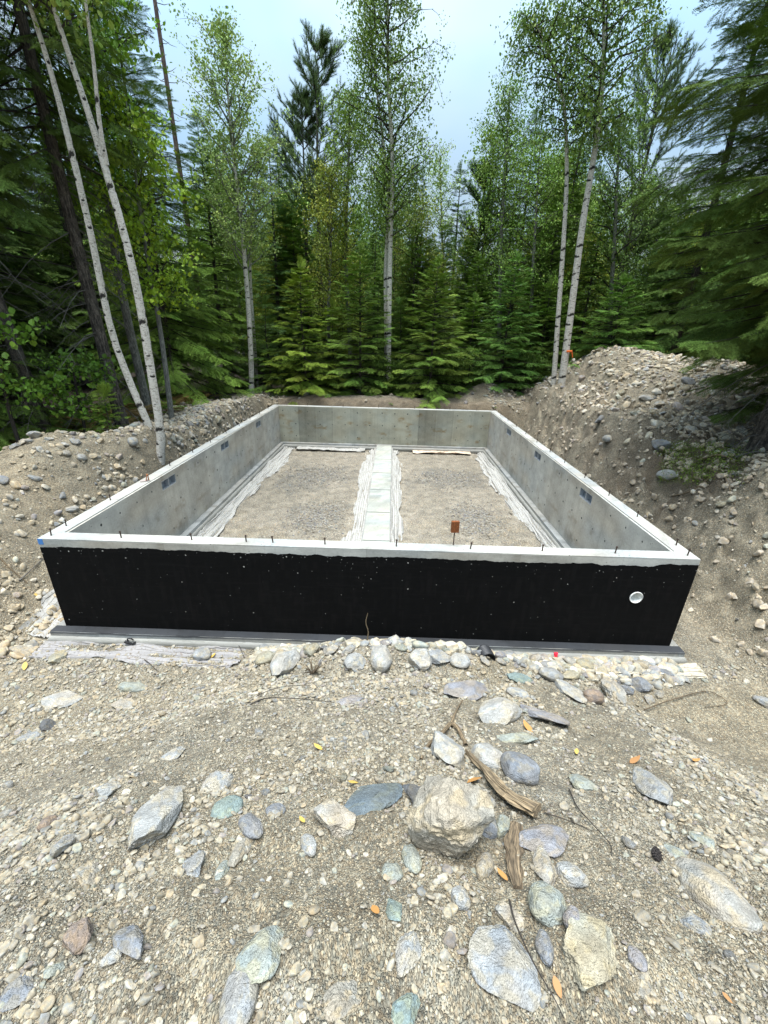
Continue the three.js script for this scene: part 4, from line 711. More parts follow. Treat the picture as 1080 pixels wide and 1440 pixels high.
function triGeometry(P, C) { const g = new THREE.BufferGeometry(); g.setAttribute('position', new THREE.Float32BufferAttribute(P, 3)); g.setAttribute('color', new THREE.Float32BufferAttribute(C, 3)); g.computeVertexNormals(); return g; }
// a flat spray of needles along +z, one unit long
function sprayGeometry(seed, wide, needle, droop) {
  const r = rng(seed), P = [], C = [];
  const needles = (ax, az, bx, bz, y0, y1, steps, len) => {
    const dx = bx - ax, dz = bz - az, L = Math.hypot(dx, dz) || 1, ux = dx / L, uz = dz / L;
    { const w = 0.0045, t = [0.55, 0.5, 0.4]; P.push(ax - uz * w, y0, az + ux * w, ax + uz * w, y0, az - ux * w, bx, y1, bz); for (let q = 0; q < 3; q++) C.push(...t); }
    for (let k = 0; k <= steps; k++) {
      const t = (k + r() * 0.6) / steps, x = ax + dx * Math.min(t, 1), z = az + dz * Math.min(t, 1), y = mix(y0, y1, t), n = len * (0.75 + 0.5 * r()) * (t > 0.8 ? 0.8 : 1);
      for (const s of [-1, 1]) {
        const a = (0.55 + 0.5 * r()) * s, cx = ux * Math.cos(a) - uz * Math.sin(a), cz = uz * Math.cos(a) + ux * Math.sin(a), w = n * 0.17, lift = (0.15 + 0.45 * r()) * n * (r() < 0.75 ? 1 : -0.4), c = 0.78 + 0.4 * r() + (t > 0.75 ? 0.15 : 0);
        P.push(x - ux * w, y, z - uz * w, x + ux * w, y, z + uz * w, x + cx * n, y + lift, z + cz * n);
        for (let q = 0; q < 3; q++) C.push(c * 1.02, c, c * 0.95);
      }
    }
  };
  const dy = (z) => -droop * z * z;
  needles(0, 0, 0, 1, 0, dy(1), 26, needle);
  const nT = 11;
  for (let i = 0; i < nT; i++) for (const s of [-1, 1]) {
    const t = 0.08 + 0.86 * (i + 0.5 * r()) / nT, l = wide * (0.25 + 0.75 * Math.sin(Math.PI * Math.pow(1 - t, 0.75) * 0.75)) * (0.75 + 0.4 * r()), a = 0.75 + 0.25 * r();
    const bx = s * l * Math.sin(a), bz = t + l * Math.cos(a);
    needles(0, t, bx, bz, dy(t), dy(t) - droop * l * 0.9 - 0.03 * r(), Math.max(4, Math.round(l * 34)), needle);
    if (l > 0.25) needles(bx * 0.5, t + (bz - t) * 0.5, bx * 0.5 + s * l * 0.1, t + (bz - t) * 0.5 + l * 0.42, dy(t) - droop * l * 0.4, dy(t) - droop * l * 0.8, 7, needle);
  }
  return triGeometry(P, C);
}
const sprays = [sprayGeometry(1, 0.46, 0.055, 0.16), sprayGeometry(2, 0.42, 0.05, 0.28), sprayGeometry(3, 0.5, 0.06, 0.06)];
function tuftGeometry(seed) {   // a pine shoot: long needles all round
  const r = rng(seed), P = [], C = [];
  for (let i = 0; i < 130; i++) {
    const t = r(), a = r() * 6.283, e = 0.35 + 0.7 * r(), n = 0.26 + 0.16 * r(), dx = Math.cos(a) * Math.sin(e), dz = Math.sin(a) * Math.sin(e), dy = Math.cos(e), y = t * 0.85, w = 0.011, c = 0.75 + 0.5 * r();
    P.push(-dz * w, y, dx * w, dz * w, y, -dx * w, dx * n, y + dy * n, dz * n); for (let q = 0; q < 3; q++) C.push(c, c, c * 0.97);
  }
  return triGeometry(P, C);
}
const tufts = [tuftGeometry(4), tuftGeometry(5)];
function leavesGeometry(seed, n, spread, size, round) {   // a twig with its leaves, each folded along the midrib
  const r = rng(seed), P = [], C = [];
  for (let i = 0; i < n; i++) {
    const p = V((r() - 0.5), (r() - 0.5), (r() - 0.5)).multiplyScalar(2 * spread * Math.cbrt(r())), s = size * (0.65 + 0.6 * r());
    const q = new THREE.Quaternion().setFromEuler(new THREE.Euler(-0.3 - 1.3 * r(), r() * 6.283, (r() - 0.5) * 0.9, 'YXZ')), w = s * round, f = 0.12 * s;
    const A = [V(0, 0, 0), V(-w, f, s * 0.38), V(0, 0, s * 0.5), V(w, f, s * 0.38), V(0, -0.05 * s, s), V(-w * 0.75, f * 0.8, s * 0.72), V(w * 0.75, f * 0.8, s * 0.72)].map((v) => v.applyQuaternion(q).add(p));
    const c = 0.72 + 0.5 * r(), y = r() < 0.06 ? 1.2 : 1;
    for (const [a, b, d] of [[0, 2, 1], [0, 3, 2], [1, 2, 5], [2, 3, 6], [5, 2, 4], [2, 6, 4]]) { for (const k of [a, b, d]) { P.push(A[k].x, A[k].y, A[k].z); C.push(c * y, c, c * 0.95); } }
  }
  return triGeometry(P, C);
}
const leafKinds = { aspen: [leavesGeometry(6, 20, 0.3, 0.062, 0.46), leavesGeometry(7, 18, 0.3, 0.062, 0.46)], birch: [leavesGeometry(8, 18, 0.3, 0.075, 0.36), leavesGeometry(9, 20, 0.32, 0.07, 0.36)], maple: [leavesGeometry(10, 13, 0.3, 0.12, 0.42), leavesGeometry(11, 12, 0.28, 0.13, 0.42)] };

function instanced(name, shapes, mat, lists, parent) {
  shapes.forEach((g, i) => {
    const l = lists[i]; if (!l.length) return;
    const m = new THREE.InstancedMesh(g, mat, l.length); m.name = name; m.castShadow = m.receiveShadow = true;
    l.forEach(([a, c], k) => { m.setMatrixAt(k, a); m.setColorAt(k, c); }); parent.add(m);
  });
}
const Z1 = V(0, 0, 1), tmpO = new THREE.Object3D();
function placeAlong(list, p, dir, roll, s, color) { tmpO.position.copy(p); tmpO.up.set(0, 1, 0); tmpO.quaternion.setFromUnitVectors(Z1, V(dir.x, 0, dir.z).normalize()); const pitch = Math.asin(clamp(dir.y, -0.95, 0.95)); tmpO.rotateX(-pitch); tmpO.rotateZ(roll); tmpO.scale.setScalar(s); tmpO.updateMatrix(); list.push([tmpO.matrix.clone(), color]); }

// needle trees. o: h height, R widest reach, from: where live branches start (share of height), tone, sweep (droop of branches), dead: bare twigs below, bend: lean of the top
function conifer(root, o) {
  const r = rng(o.seed), trunkPts = [], radii = [], nS = 14;
  for (let i = 0; i <= nS; i++) { const t = i / nS; trunkPts.push(V((o.lean?.[0] ?? 0) * t + 0.04 * vn2(t * 3, o.seed), o.h * t - 0.25 * (1 - t), (o.lean?.[1] ?? 0) * t + 0.04 * vn2(t * 3 + 9, o.seed))); radii.push((o.r ?? o.h * 0.011) * Math.pow(1 - t, 0.85) + 0.006 + (i === 0 ? (o.r ?? o.h * 0.011) * 0.25 : 0)); }
  const at = (t) => { const f = clamp(t) * nS, i = Math.min(nS - 1, Math.floor(f)); return trunkPts[i].clone().lerp(trunkPts[i + 1], f - i); };
  part('trunk', limbGeometry(trunkPts, radii, 9, 0.06), o.bark ?? conBark, root);
  const lists = sprays.map(() => []), limbs = [], c0 = o.tone, col = () => { const b = 0.75 + 0.5 * r(), y = r(); return lin(c0[0] * b * (1 + 0.35 * y * (o.yellow ?? 0.5)), c0[1] * b, c0[2] * b); };
  let h = o.from * o.h;
  while (h < o.h * 0.985) {
    const t = h / o.h, k = clamp((t - o.from) / (1 - o.from)), reach = o.R * Math.pow(1 - k, o.shape ?? 0.8) * (o.from > 0.05 ? mix(0.55, 1, clamp(k * 6)) : 1) + 0.12, n = Math.max(3, Math.round((o.per ?? 5) * (0.8 + 0.4 * r())));
    const ph = r() * 6.283;
    for (let j = 0; j < n; j++) {
      const L = reach * (0.7 + 0.45 * r()), az = ph + (j / n) * 6.283 + (r() - 0.5) * 0.6, p = at(t + (r() - 0.5) * 0.02), up = mix(o.sweep ?? -0.1, 0.65, Math.pow(k, 1.6)) + (r() - 0.5) * 0.18;
      const D = V(Math.cos(az), 0, Math.sin(az)), pts = [], sag = (o.sag ?? 0.3) * (1 - k * 0.7);
      const bp = (q) => p.clone().addScaledVector(D, L * q).add(V(0, L * (up * q - sag * q * q + 0.5 * sag * q * q * q), 0));
      for (let q = 0; q <= 4; q++) pts.push(bp(q / 4));
      if (L > 0.5) limbs.push(limbGeometry(pts, [0.012 + L * 0.006, 0.009 + L * 0.005, 0.007 + L * 0.003, 0.005, 0.003], 4));
      const step = o.step ?? 0.34, c = col();
      for (let d = Math.max(0.22 * L, 0.12); d < L; d += step * (0.8 + 0.4 * r())) {
        const q = d / L, P0 = bp(q), T1 = bp(Math.min(1, q + 0.05)).sub(P0).normalize(), s = (o.spray ?? 0.62) * (0.65 + 0.4 * r()) * mix(1.0, 0.75, q) * Math.min(1, 0.45 + L * 0.4);
        for (const e of [-1, 1]) { const a = e * (0.55 + 0.45 * r()), dir = V(T1.x * Math.cos(a) - T1.z * Math.sin(a), T1.y - 0.12 - (o.hang ?? 0.1) * r(), T1.z * Math.cos(a) + T1.x * Math.sin(a)).normalize(); placeAlong(lists[Math.floor(r() * 3)], P0, dir, (r() - 0.5) * 0.7, s, c); }
      }
      const E = bp(0.97), T1 = bp(1).sub(bp(0.9)).normalize(); placeAlong(lists[Math.floor(r() * 3)], E.addScaledVector(T1, -0.2 * (o.spray ?? 0.62)), T1, (r() - 0.5) * 0.5, (o.spray ?? 0.62) * (0.6 + 0.3 * r()) * Math.min(1, 0.4 + L * 0.5), col());
    }
    h += (o.gap ?? 0.3) * (0.75 + 0.5 * r()) * mix(1, 0.7, k);
  }
  for (let q = 0; q < 5; q++) placeAlong(lists[q % 3], at(0.96 + q * 0.009), V((r() - 0.5) * 0.9, 0.9, (r() - 0.5) * 0.9).normalize(), r() * 6, 0.3, col());
  if (limbs.length) part('branches', merge(limbs), twigMat, root);
  instanced('foliage', sprays, needleMat, lists, root);
  if (o.dead) {   // bare grey lower twigs
    const gs = [];
    for (let i = 0; i < o.dead; i++) {
      const t = (0.06 + r() * 0.94) * Math.max(o.from, 0.12), p = at(t), az = r() * 6.283, L = 0.5 + 1.3 * r(), D = V(Math.cos(az), -0.1 - 0.4 * r(), Math.sin(az)), pts = [0, 0.3, 0.6, 1].map((q) => p.clone().addScaledVector(D, L * q).add(V(0, -0.35 * L * q * q + (r() - 0.5) * 0.06, (r() - 0.5) * 0.1 * q)));
      gs.push(limbGeometry(pts, [0.012, 0.009, 0.006, 0.003], 4));
      for (let k = 0; k < 4; k++) { const q = 0.3 + 0.6 * r(), b = p.clone().addScaledVector(D, L * q).add(V(0, -0.35 * L * q * q, 0)); gs.push(limbGeometry([b, b.clone().add(V((r() - 0.5) * 0.5, -0.25 * r(), (r() - 0.5) * 0.5)), b.clone().add(V((r() - 0.5) * 0.7, -0.5 * r(), (r() - 0.5) * 0.7))], [0.005, 0.004, 0.002], 3)); }
    }
    part('dead_twigs', merge(gs), greyTwig, root);
  }
  return root;
}
// leaf trees. o: path of the trunk (points from its foot), r, from: where the crown starts (share), R reach, n limbs, leaves per limb, leaf kind, tone, rise (how steeply limbs climb)
function leafTree(root, o) {
  const r = rng(o.seed), curve = new THREE.CatmullRomCurve3(o.path), nS = 20, pts = [], radii = [], H = curve.getLength();
  for (let i = 0; i <= nS; i++) { const t = i / nS; pts.push(curve.getPoint(t)); radii.push(o.r * Math.pow(1 - t, 0.7) + 0.008 + (i === 0 ? o.r * 0.2 : 0)); }
  part('trunk', limbGeometry(pts, radii, 10, 0.04), o.bark ?? birchBark, root);
  const shapes = leafKinds[o.leaf], lists = shapes.map(() => []), limbs = [];
  const col = () => { const b = 0.7 + 0.6 * r(), y = Math.pow(r(), 2) * (o.yellow ?? 0.5), c = o.tone; return lin(c[0] * b * (1 + 0.45 * y), c[1] * b * (1 + 0.15 * y), c[2] * b * (1 - 0.3 * y)); };
  const leafAt = (p, s) => { tmpO.position.copy(p); tmpO.rotation.set((r() - 0.5) * 0.8, r() * 6.283, (r() - 0.5) * 0.8); tmpO.scale.setScalar(s); tmpO.updateMatrix(); lists[Math.floor(r() * lists.length)].push([tmpO.matrix.clone(), col()]); };
  for (let i = 0; i < o.n; i++) {
    const k = (i + r()) / o.n, t = mix(o.from, 0.985, k), p = curve.getPoint(t), az = i * 2.4 + (r() - 0.5) * 1.4, prof = Math.pow(Math.max(0, Math.sin(Math.PI * Math.pow(clamp(k * 0.93 + 0.07), o.skew ?? 0.75))), 0.7), L = Math.max(0.35, o.R * (0.25 + 0.75 * prof) * (0.6 + 0.55 * r()));
    const rise = (o.rise ?? 0.8) * (0.6 + 0.7 * r()), D = V(Math.cos(az), rise, Math.sin(az)).normalize(), q = [0, 0.25, 0.5, 0.75, 1], wob = () => (r() - 0.5) * 0.14 * L;
    const lp = q.map((s) => p.clone().addScaledVector(D, L * s).add(s ? V(wob(), (o.weep ?? -0.12) * L * s * s + wob() * 0.5, wob()) : V()));
    limbs.push(limbGeometry(lp, q.map((s) => Math.max(0.003, Math.min(o.r * 0.45, 0.008 + L * 0.012) * (1 - 0.85 * s))), 5));
    const lc = new THREE.CatmullRomCurve3(lp), m = Math.max(3, Math.round(o.twigs * (0.5 + 0.5 * L / o.R)));
    for (let j = 0; j < m; j++) {
      const s = 0.22 + 0.78 * (j + r()) / m, b = lc.getPoint(Math.min(1, s)), e = V(r() - 0.5, 0.45 * (r() - 0.3) - (o.hang ?? 0), r() - 0.5).normalize(), l = (0.25 + 0.55 * r()) * Math.min(1, 0.5 + L * 0.3) * (o.twigLen ?? 1), end = b.clone().addScaledVector(e, l);
      limbs.push(limbGeometry([b, b.clone().lerp(end, 0.5).add(V(0, 0.04, 0)), end], [0.007, 0.005, 0.002], 3));
      if (r() < (o.bare ?? 0.06)) continue;
      leafAt(end, (o.scale ?? 1) * (0.7 + 0.6 * r())); if (r() < (o.fill ?? 0.95)) leafAt(b.clone().lerp(end, 0.4), (o.scale ?? 1) * (0.6 + 0.5 * r()));
    }
  }
  part('branches', merge(limbs), o.limbMat ?? twigMat, root);
  instanced('foliage', shapes, leafMat, lists, root);
  return root;
}
// a pine: bare stem, clumps of long needles at the branch ends
function pine(root, o) {
  const r = rng(o.seed), pts = [], radii = []; for (let i = 0; i <= 12; i++) { const t = i / 12; pts.push(V(0.1 * vn2(t * 2, o.seed), o.h * t - 0.2 * (1 - t), 0.1 * vn2(t * 2, o.seed + 4))); radii.push(o.r * (1 - t) + 0.012); }
  part('trunk', limbGeometry(pts, radii, 9, 0.05), conBark, root);
  const lists = tufts.map(() => []), limbs = [], q4 = new THREE.Quaternion();
  for (let h = o.from * o.h; h < o.h; h += 0.26 + 0.2 * r()) {
    const k = (h / o.h - o.from) / (1 - o.from), n = 3 + Math.floor(r() * 3);
    for (let j = 0; j < n; j++) {
      const az = r() * 6.283, L = (0.3 + o.R * Math.sin(Math.PI * Math.min(1, 0.2 + 0.8 * k)) * 0.9) * (0.6 + 0.5 * r()), p = V(pts[0].x, h, pts[0].z), D = V(Math.cos(az), 0.35 + 0.5 * k, Math.sin(az)), lp = [0, 0.35, 0.7, 1].map((s) => p.clone().addScaledVector(D, L * s).add(V(0, 0.25 * L * s * s, 0)));
      limbs.push(limbGeometry(lp, [0.02, 0.015, 0.01, 0.006], 4));
      const lc = new THREE.CatmullRomCurve3(lp);
      for (let s = 0.3; s <= 1.01; s += 0.1) for (let e = 0; e < 3; e++) {
        const b = lc.getPoint(Math.min(1, s)), d = V((r() - 0.5) * 1.6 + D.x * 0.6, 0.6 + 0.6 * r(), (r() - 0.5) * 1.6 + D.z * 0.6).normalize(), l = 0.15 + 0.3 * r();
        limbs.push(limbGeometry([b, b.clone().addScaledVector(d, l * 0.6)], [0.007, 0.004], 3));
        tmpO.position.copy(b).addScaledVector(d, l * 0.2); q4.setFromUnitVectors(V(0, 1, 0), d); tmpO.quaternion.copy(q4); tmpO.scale.setScalar(0.24 + 0.14 * r()); tmpO.updateMatrix(); const c = 0.75 + 0.5 * r(); lists[Math.floor(r() * 2)].push([tmpO.matrix.clone(), lin(o.tone[0] * c, o.tone[1] * c, o.tone[2] * c)]);
      }
    }
  }
  part('branches', merge(limbs), twigMat, root); instanced('foliage', tufts, needleMat, lists, root); return root;
}
const onZ = (u, v, z) => { const d = sight(u, v); return CAM.clone().addScaledVector(d, (z - CAM.z) / d.z); };
const ground = (x, z) => V(x, height(x, z) - 0.05, z);
const footAt = (u, z) => { let x = onZ(u, 555, z).x; return ground(x, z); };
// paths drawn from the photograph: [pixel, pixel, z] points of a stem relative to its foot
const stem = (foot, list) => [V(0, -0.25, 0), ...list.map(([u, v, z]) => onZ(u, v, z).sub(foot))];

const T_SPRUCE = [0.045, 0.085, 0.028], T_DARK = [0.035, 0.068, 0.025], T_FIR = [0.08, 0.14, 0.035], T_YOUNG = [0.09, 0.155, 0.036], T_BLUE = [0.05, 0.105, 0.055], T_PINE = [0.045, 0.075, 0.04];
const L_ASPEN = [0.17, 0.24, 0.12], L_BIRCH = [0.12, 0.185, 0.06], L_MAPLE = [0.1, 0.185, 0.028], L_POPLAR = [0.12, 0.19, 0.05], L_OLIVE = [0.135, 0.175, 0.05];
const tree = (name, label, cat, foot, group) => thing(name, label, cat, foot, group);

// left side
{
  const f = ground(-4.62, -4.05);
  leafTree(tree('birch_tree', 'left one of two leaning white birches behind the left wall, greyer bark', 'birch', f), { seed: 11, path: stem(f, [[212, 608, -4.05], [186, 545, -4.0], [158, 470, -3.9], [128, 330, -3.75], [100, 210, -3.6], [70, 95, -3.5], [30, -30, -3.4], [0, -130, -3.3]]), r: 0.068, from: 0.82, R: 1.0, n: 16, twigs: 5, leaf: 'birch', tone: L_BIRCH, bark: birchBark });
  const f2 = ground(-4.4, -3.85);
  const b = leafTree(tree('birch_tree', 'right one of two leaning white birches behind the left wall, whitest bark', 'birch', f2), { seed: 12, path: stem(f2, [[226, 612, -3.85], [212, 520, -3.8], [199, 440, -3.75], [180, 350, -3.65], [152, 250, -3.6], [128, 170, -3.5], [98, 80, -3.4], [66, -20, -3.3], [40, -120, -3.2]]), r: 0.076, from: 0.82, R: 1.0, n: 14, twigs: 5, leaf: 'birch', tone: L_BIRCH });
  const fork = stem(f2, [[150, 232, -3.58], [141, 180, -3.5], [132, 90, -3.4], [119, -10, -3.3], [112, -90, -3.3]]).slice(1);
  part('side_stem', limbGeometry(new THREE.CatmullRomCurve3(fork).getPoints(14), [...Array(15)].map((_, i) => 0.036 - 0.0018 * i), 8), birchBark, b);
}
const spruceProto = (o, pos, label, group, name = 'spruce_tree') => conifer(tree(name, label, 'spruce', pos, group), o);
// dark trunks on the left, bare below
const gTrunk1 = ground(-5.9, -5.3), gTrunk2 = ground(-6.9, -4.3);
spruceProto({ seed: 21, h: 15, R: 1.9, from: 0.36, r: 0.13, tone: T_SPRUCE, dead: 46, sweep: -0.25, per: 5, gap: 0.36, lean: [-0.3, 0.2] }, gTrunk1, 'tall dark spruce with bare grey trunk left of the leaning birches');
spruceProto({ seed: 22, h: 14, R: 2.0, from: 0.33, r: 0.12, tone: T_SPRUCE, dead: 40, sweep: -0.25, per: 5, gap: 0.36, lean: [-0.8, 0.3] }, gTrunk2, 'dark spruce with leaning bare trunk above the left dirt heap');
spruceProto({ seed: 23, h: 12, R: 2.7, from: 0.13, r: 0.14, tone: T_DARK, dead: 20, sweep: -0.3, sag: 0.35, per: 6, gap: 0.33 }, ground(-9.3, -2.2), 'dark spruce overhanging the left edge of the clearing');
spruceProto({ seed: 24, h: 10.5, R: 2.6, from: 0.04, tone: [0.065, 0.125, 0.035], sweep: -0.15, sag: 0.32, per: 6, gap: 0.3 }, footAt(248, -10.4), 'full green spruce right behind the leaning birches');
spruceProto({ seed: 25, h: 9, R: 2.0, from: 0.03, tone: [0.06, 0.115, 0.035], per: 6 }, footAt(322, -14.2), 'green spruce between the leaning birches and the pale aspen');
leafTree(tree('maple_tree', 'broad-leaved yellow-green tree towering behind the leaning birches', 'maple', footAt(205, -7.2)), { seed: 26, path: [V(0, -0.2, 0), V(-0.1, 3, 0), V(0.1, 6, 0.1), V(-0.2, 9, 0), V(-0.2, 11.6, 0)], r: 0.1, from: 0.35, R: 1.9, n: 60, twigs: 11, leaf: 'maple', tone: L_MAPLE, bark: aspenBark, weep: -0.25, hang: 0.3, scale: 0.72, yellow: 0.15, fill: 1 });
leafTree(tree('maple_tree', 'lower yellow-green leafy tree behind the white birch fork', 'maple', footAt(235, -6.4)), { seed: 27, path: [V(0, -0.2, 0), V(0.1, 2, 0), V(0.1, 4.2, 0), V(0.2, 6.3, 0)], r: 0.06, from: 0.4, R: 1.3, n: 26, twigs: 7, leaf: 'maple', tone: [0.14, 0.22, 0.025], bark: aspenBark, hang: 0.2, yellow: 0.15, scale: 0.7 });
leafTree(tree('maple_shrub', 'bright green maple shrub with big leaves at the left edge', 'shrub', ground(-6.7, -3.35)), { seed: 28, path: [V(0, -0.2, 0), V(0.1, 0.8, 0.1), V(0.2, 1.7, 0.1), V(0.3, 2.5, 0.2)], r: 0.03, from: 0.3, R: 0.7, n: 7, twigs: 4, leaf: 'maple', tone: [0.065, 0.13, 0.022], bark: twigMat, rise: 0.3, weep: -0.3, scale: 0.75, yellow: 0.1 });
leafTree(tree('maple_shrub', 'low green maple shrub in the dark gap left of the grey trunks', 'shrub', ground(-6.35, -4.6)), { seed: 29, path: [V(0, -0.2, 0), V(0.05, 0.6, 0), V(0.15, 1.2, 0.1), V(0.2, 1.7, 0.1)], r: 0.025, from: 0.3, R: 0.8, n: 12, twigs: 4, leaf: 'maple', tone: [0.07, 0.14, 0.026], bark: twigMat, rise: 0.3, weep: -0.3, scale: 0.75, yellow: 0.1 });
conifer(tree('young_spruce', 'dark young spruce at the left edge behind the left dirt heap', 'spruce', ground(-7.9, -3.9)), { seed: 98, h: 4.6, R: 1.7, from: 0.03, tone: T_SPRUCE, gap: 0.24, per: 6 });
conifer(tree('young_spruce', 'small spruce seedling at the foot of the left dirt heap', 'spruce', ground(-5.55, -4.3)), { seed: 30, h: 0.9, R: 0.45, from: 0.05, tone: T_FIR, gap: 0.1, per: 5, step: 0.2, spray: 0.3 });
{ // dead snag
  const p = footAt(300, -14), r = rng(4), o = tree('dead_snag', 'bare reddish dead tree spike rising against the sky on the left', 'dead tree', p), gs = [];
  part('trunk', limbGeometry([V(0, -0.2, 0), V(-0.1, 5, 0), V(-0.2, 11, 0), V(-0.3, 17.5, 0)], [0.11, 0.09, 0.065, 0.03], 8, 0.05), redSnag, o);
  for (let i = 0; i < 90; i++) { const y = 7 + 10.3 * r(), a = r() * 6.3, L = 0.2 + 0.5 * r(); gs.push(limbGeometry([V(-0.2, y, 0), V(-0.2 + Math.cos(a) * L * 0.6, y - 0.05, Math.sin(a) * L * 0.6), V(-0.2 + Math.cos(a) * L, y - 0.02, Math.sin(a) * L)], [0.014, 0.01, 0.004], 3)); }
  part('dead_twigs', merge(gs), redSnag, o);
}
// the back, left to right
{
  const f = footAt(353, -12.2);
  leafTree(tree('aspen_tree', 'pale round-topped aspen with thin white trunk, left of the middle', 'aspen', f), { seed: 31, path: stem(f, [[353, 500, -12.2], [347, 400, -12.2], [338, 300, -12.2], [325, 190, -12.2], [315, 45, -12.2]]), r: 0.1, from: 0.42, R: 2.3, n: 56, twigs: 10, leaf: 'aspen', tone: L_ASPEN, limbMat: aspenBark, rise: 1.5, skew: 0.85, scale: 0.95 });
  const f2 = footAt(362, -13.2);
  leafTree(tree('aspen_tree', 'slender aspen with white stem right beside the pale round-topped aspen', 'aspen', f2), { seed: 32, path: stem(f2, [[358, 480, -13.2], [352, 380, -13.2], [356, 300, -13.2], [366, 205, -13.2]]), r: 0.06, from: 0.5, R: 1.2, n: 22, twigs: 6, leaf: 'aspen', tone: L_ASPEN, rise: 1.3 });
  const f3 = footAt(400, -16.5);
  spruceProto({ seed: 33, h: onZ(385, 195, -16.5).y - f3.y, R: 1.7, from: 0.05, tone: T_BLUE, per: 5, gap: 0.36 }, f3, 'narrow dark spruce between the pale aspen and the twin pines');
  const p1 = footAt(458, -17.5), p2 = footAt(440, -18);
  pine(tree('pine_tree', 'right and taller one of the twin dark pines against the sky', 'pine', p1), { seed: 34, h: onZ(440, 70, -17.5).y - p1.y, R: 1.5, from: 0.56, r: 0.16, tone: T_PINE });
  pine(tree('pine_tree', 'left and lower one of the twin dark pines against the sky', 'pine', p2), { seed: 35, h: onZ(405, 145, -18).y - p2.y, R: 1.3, from: 0.52, r: 0.14, tone: T_PINE });
  const f4 = footAt(546, -13.6);
  leafTree(tree('birch_tree', 'tallest birch in the middle behind the back wall, straight white trunk', 'birch', f4), { seed: 36, path: stem(f4, [[546, 520, -13.6], [547, 430, -13.6], [549, 330, -13.6], [552, 230, -13.6], [546, 110, -13.6], [545, -20, -13.6], [543, -90, -13.6]]), r: 0.115, from: 0.42, R: 2.1, n: 62, twigs: 9, leaf: 'birch', tone: [0.1, 0.16, 0.06], rise: 0.9, hang: 0.35, weep: -0.1, scale: 1.05 });
  const f4b = footAt(541, -13.9);
  leafTree(tree('birch_tree', 'thinner birch stem rising close behind the tallest middle birch', 'birch', f4b), { seed: 37, path: stem(f4b, [[543, 500, -13.9], [542, 380, -13.9], [546, 270, -13.9], [530, 130, -13.9], [520, 20, -13.9]]), r: 0.08, from: 0.45, R: 1.5, n: 34, twigs: 7, leaf: 'birch', tone: L_BIRCH, rise: 1.0 });
  const f5 = footAt(494, -15);
  leafTree(tree('poplar_tree', 'leafy green poplar left of the tallest middle birch', 'poplar', f5), { seed: 38, path: stem(f5, [[492, 480, -15], [486, 350, -15], [490, 240, -15], [492, 130, -15]]), r: 0.1, from: 0.28, R: 1.5, n: 46, twigs: 8, leaf: 'aspen', tone: L_POPLAR, bark: aspenBark, rise: 1.1 });
  const f6 = footAt(466, -14.2);
  leafTree(tree('poplar_tree', 'yellowish leafy poplar below the twin dark pines', 'poplar', f6), { seed: 39, path: stem(f6, [[462, 450, -14.2], [465, 340, -14.2], [462, 240, -14.2]]), r: 0.08, from: 0.3, R: 1.35, n: 34, twigs: 8, leaf: 'birch', tone: L_OLIVE, bark: aspenBark, rise: 1.0, yellow: 0.9 });
  const f7 = footAt(590, -16);
  leafTree(tree('poplar_tree', 'olive-green leafy tree right of the tallest middle birch', 'poplar', f7), { seed: 40, path: stem(f7, [[590, 480, -16], [588, 380, -16], [585, 285, -16]]), r: 0.08, from: 0.25, R: 1.6, n: 36, twigs: 8, leaf: 'birch', tone: L_OLIVE, bark: aspenBark, yellow: 0.8 });
  const f8 = footAt(622, -21);
  leafTree(tree('aspen_tree', 'slim airy aspen standing alone against the sky right of the middle', 'aspen', f8), { seed: 41, path: stem(f8, [[622, 480, -21], [622, 350, -21], [618, 215, -21]]), r: 0.09, from: 0.5, R: 1.5, n: 30, twigs: 7, leaf: 'aspen', tone: L_ASPEN, bark: aspenBark, rise: 1.2 });
  const f9 = footAt(655, -18.5);
  pine(tree('pine_tree', 'young slender pine right of the slim airy aspen', 'pine', f9), { seed: 42, h: onZ(655, 238, -18.5).y - f9.y, R: 1.0, from: 0.35, r: 0.09, tone: [0.045, 0.085, 0.05] });
  const f10 = footAt(702, -16.5);
  leafTree(tree('poplar_tree', 'tall poplar with drooping top left of the right birch pair', 'poplar', f10), { seed: 43, path: stem(f10, [[702, 480, -16.5], [705, 330, -16.5], [712, 210, -16.5], [717, 125, -16.5]]), r: 0.11, from: 0.22, R: 1.6, n: 50, twigs: 8, leaf: 'birch', tone: [0.1, 0.17, 0.055], bark: aspenBark, rise: 0.9 });
  const f11 = footAt(742, -15);
  leafTree(tree('poplar_tree', 'dense green poplar right behind the slimmer white birch', 'poplar', f11), { seed: 44, path: stem(f11, [[745, 480, -15], [752, 330, -15], [760, 195, -15]]), r: 0.1, from: 0.2, R: 1.6, n: 48, twigs: 8, leaf: 'birch', tone: [0.11, 0.19, 0.055], bark: aspenBark });
  const f12 = footAt(858, -14.5);
  leafTree(tree('alder_tree', 'dark leafy tree between the right birches and the big spruce', 'alder', f12), { seed: 45, path: stem(f12, [[858, 450, -14.5], [866, 300, -14.5], [872, 150, -14.5]]), r: 0.11, from: 0.15, R: 1.9, n: 52, twigs: 8, leaf: 'birch', tone: [0.08, 0.14, 0.05], bark: aspenBark });
  const f13 = footAt(838, -17);
  pine(tree('pine_tree', 'dark pine behind the taller right birch', 'pine', f13), { seed: 46, h: onZ(862, 60, -17).y - f13.y, R: 2.0, from: 0.4, r: 0.16, tone: T_PINE });
}
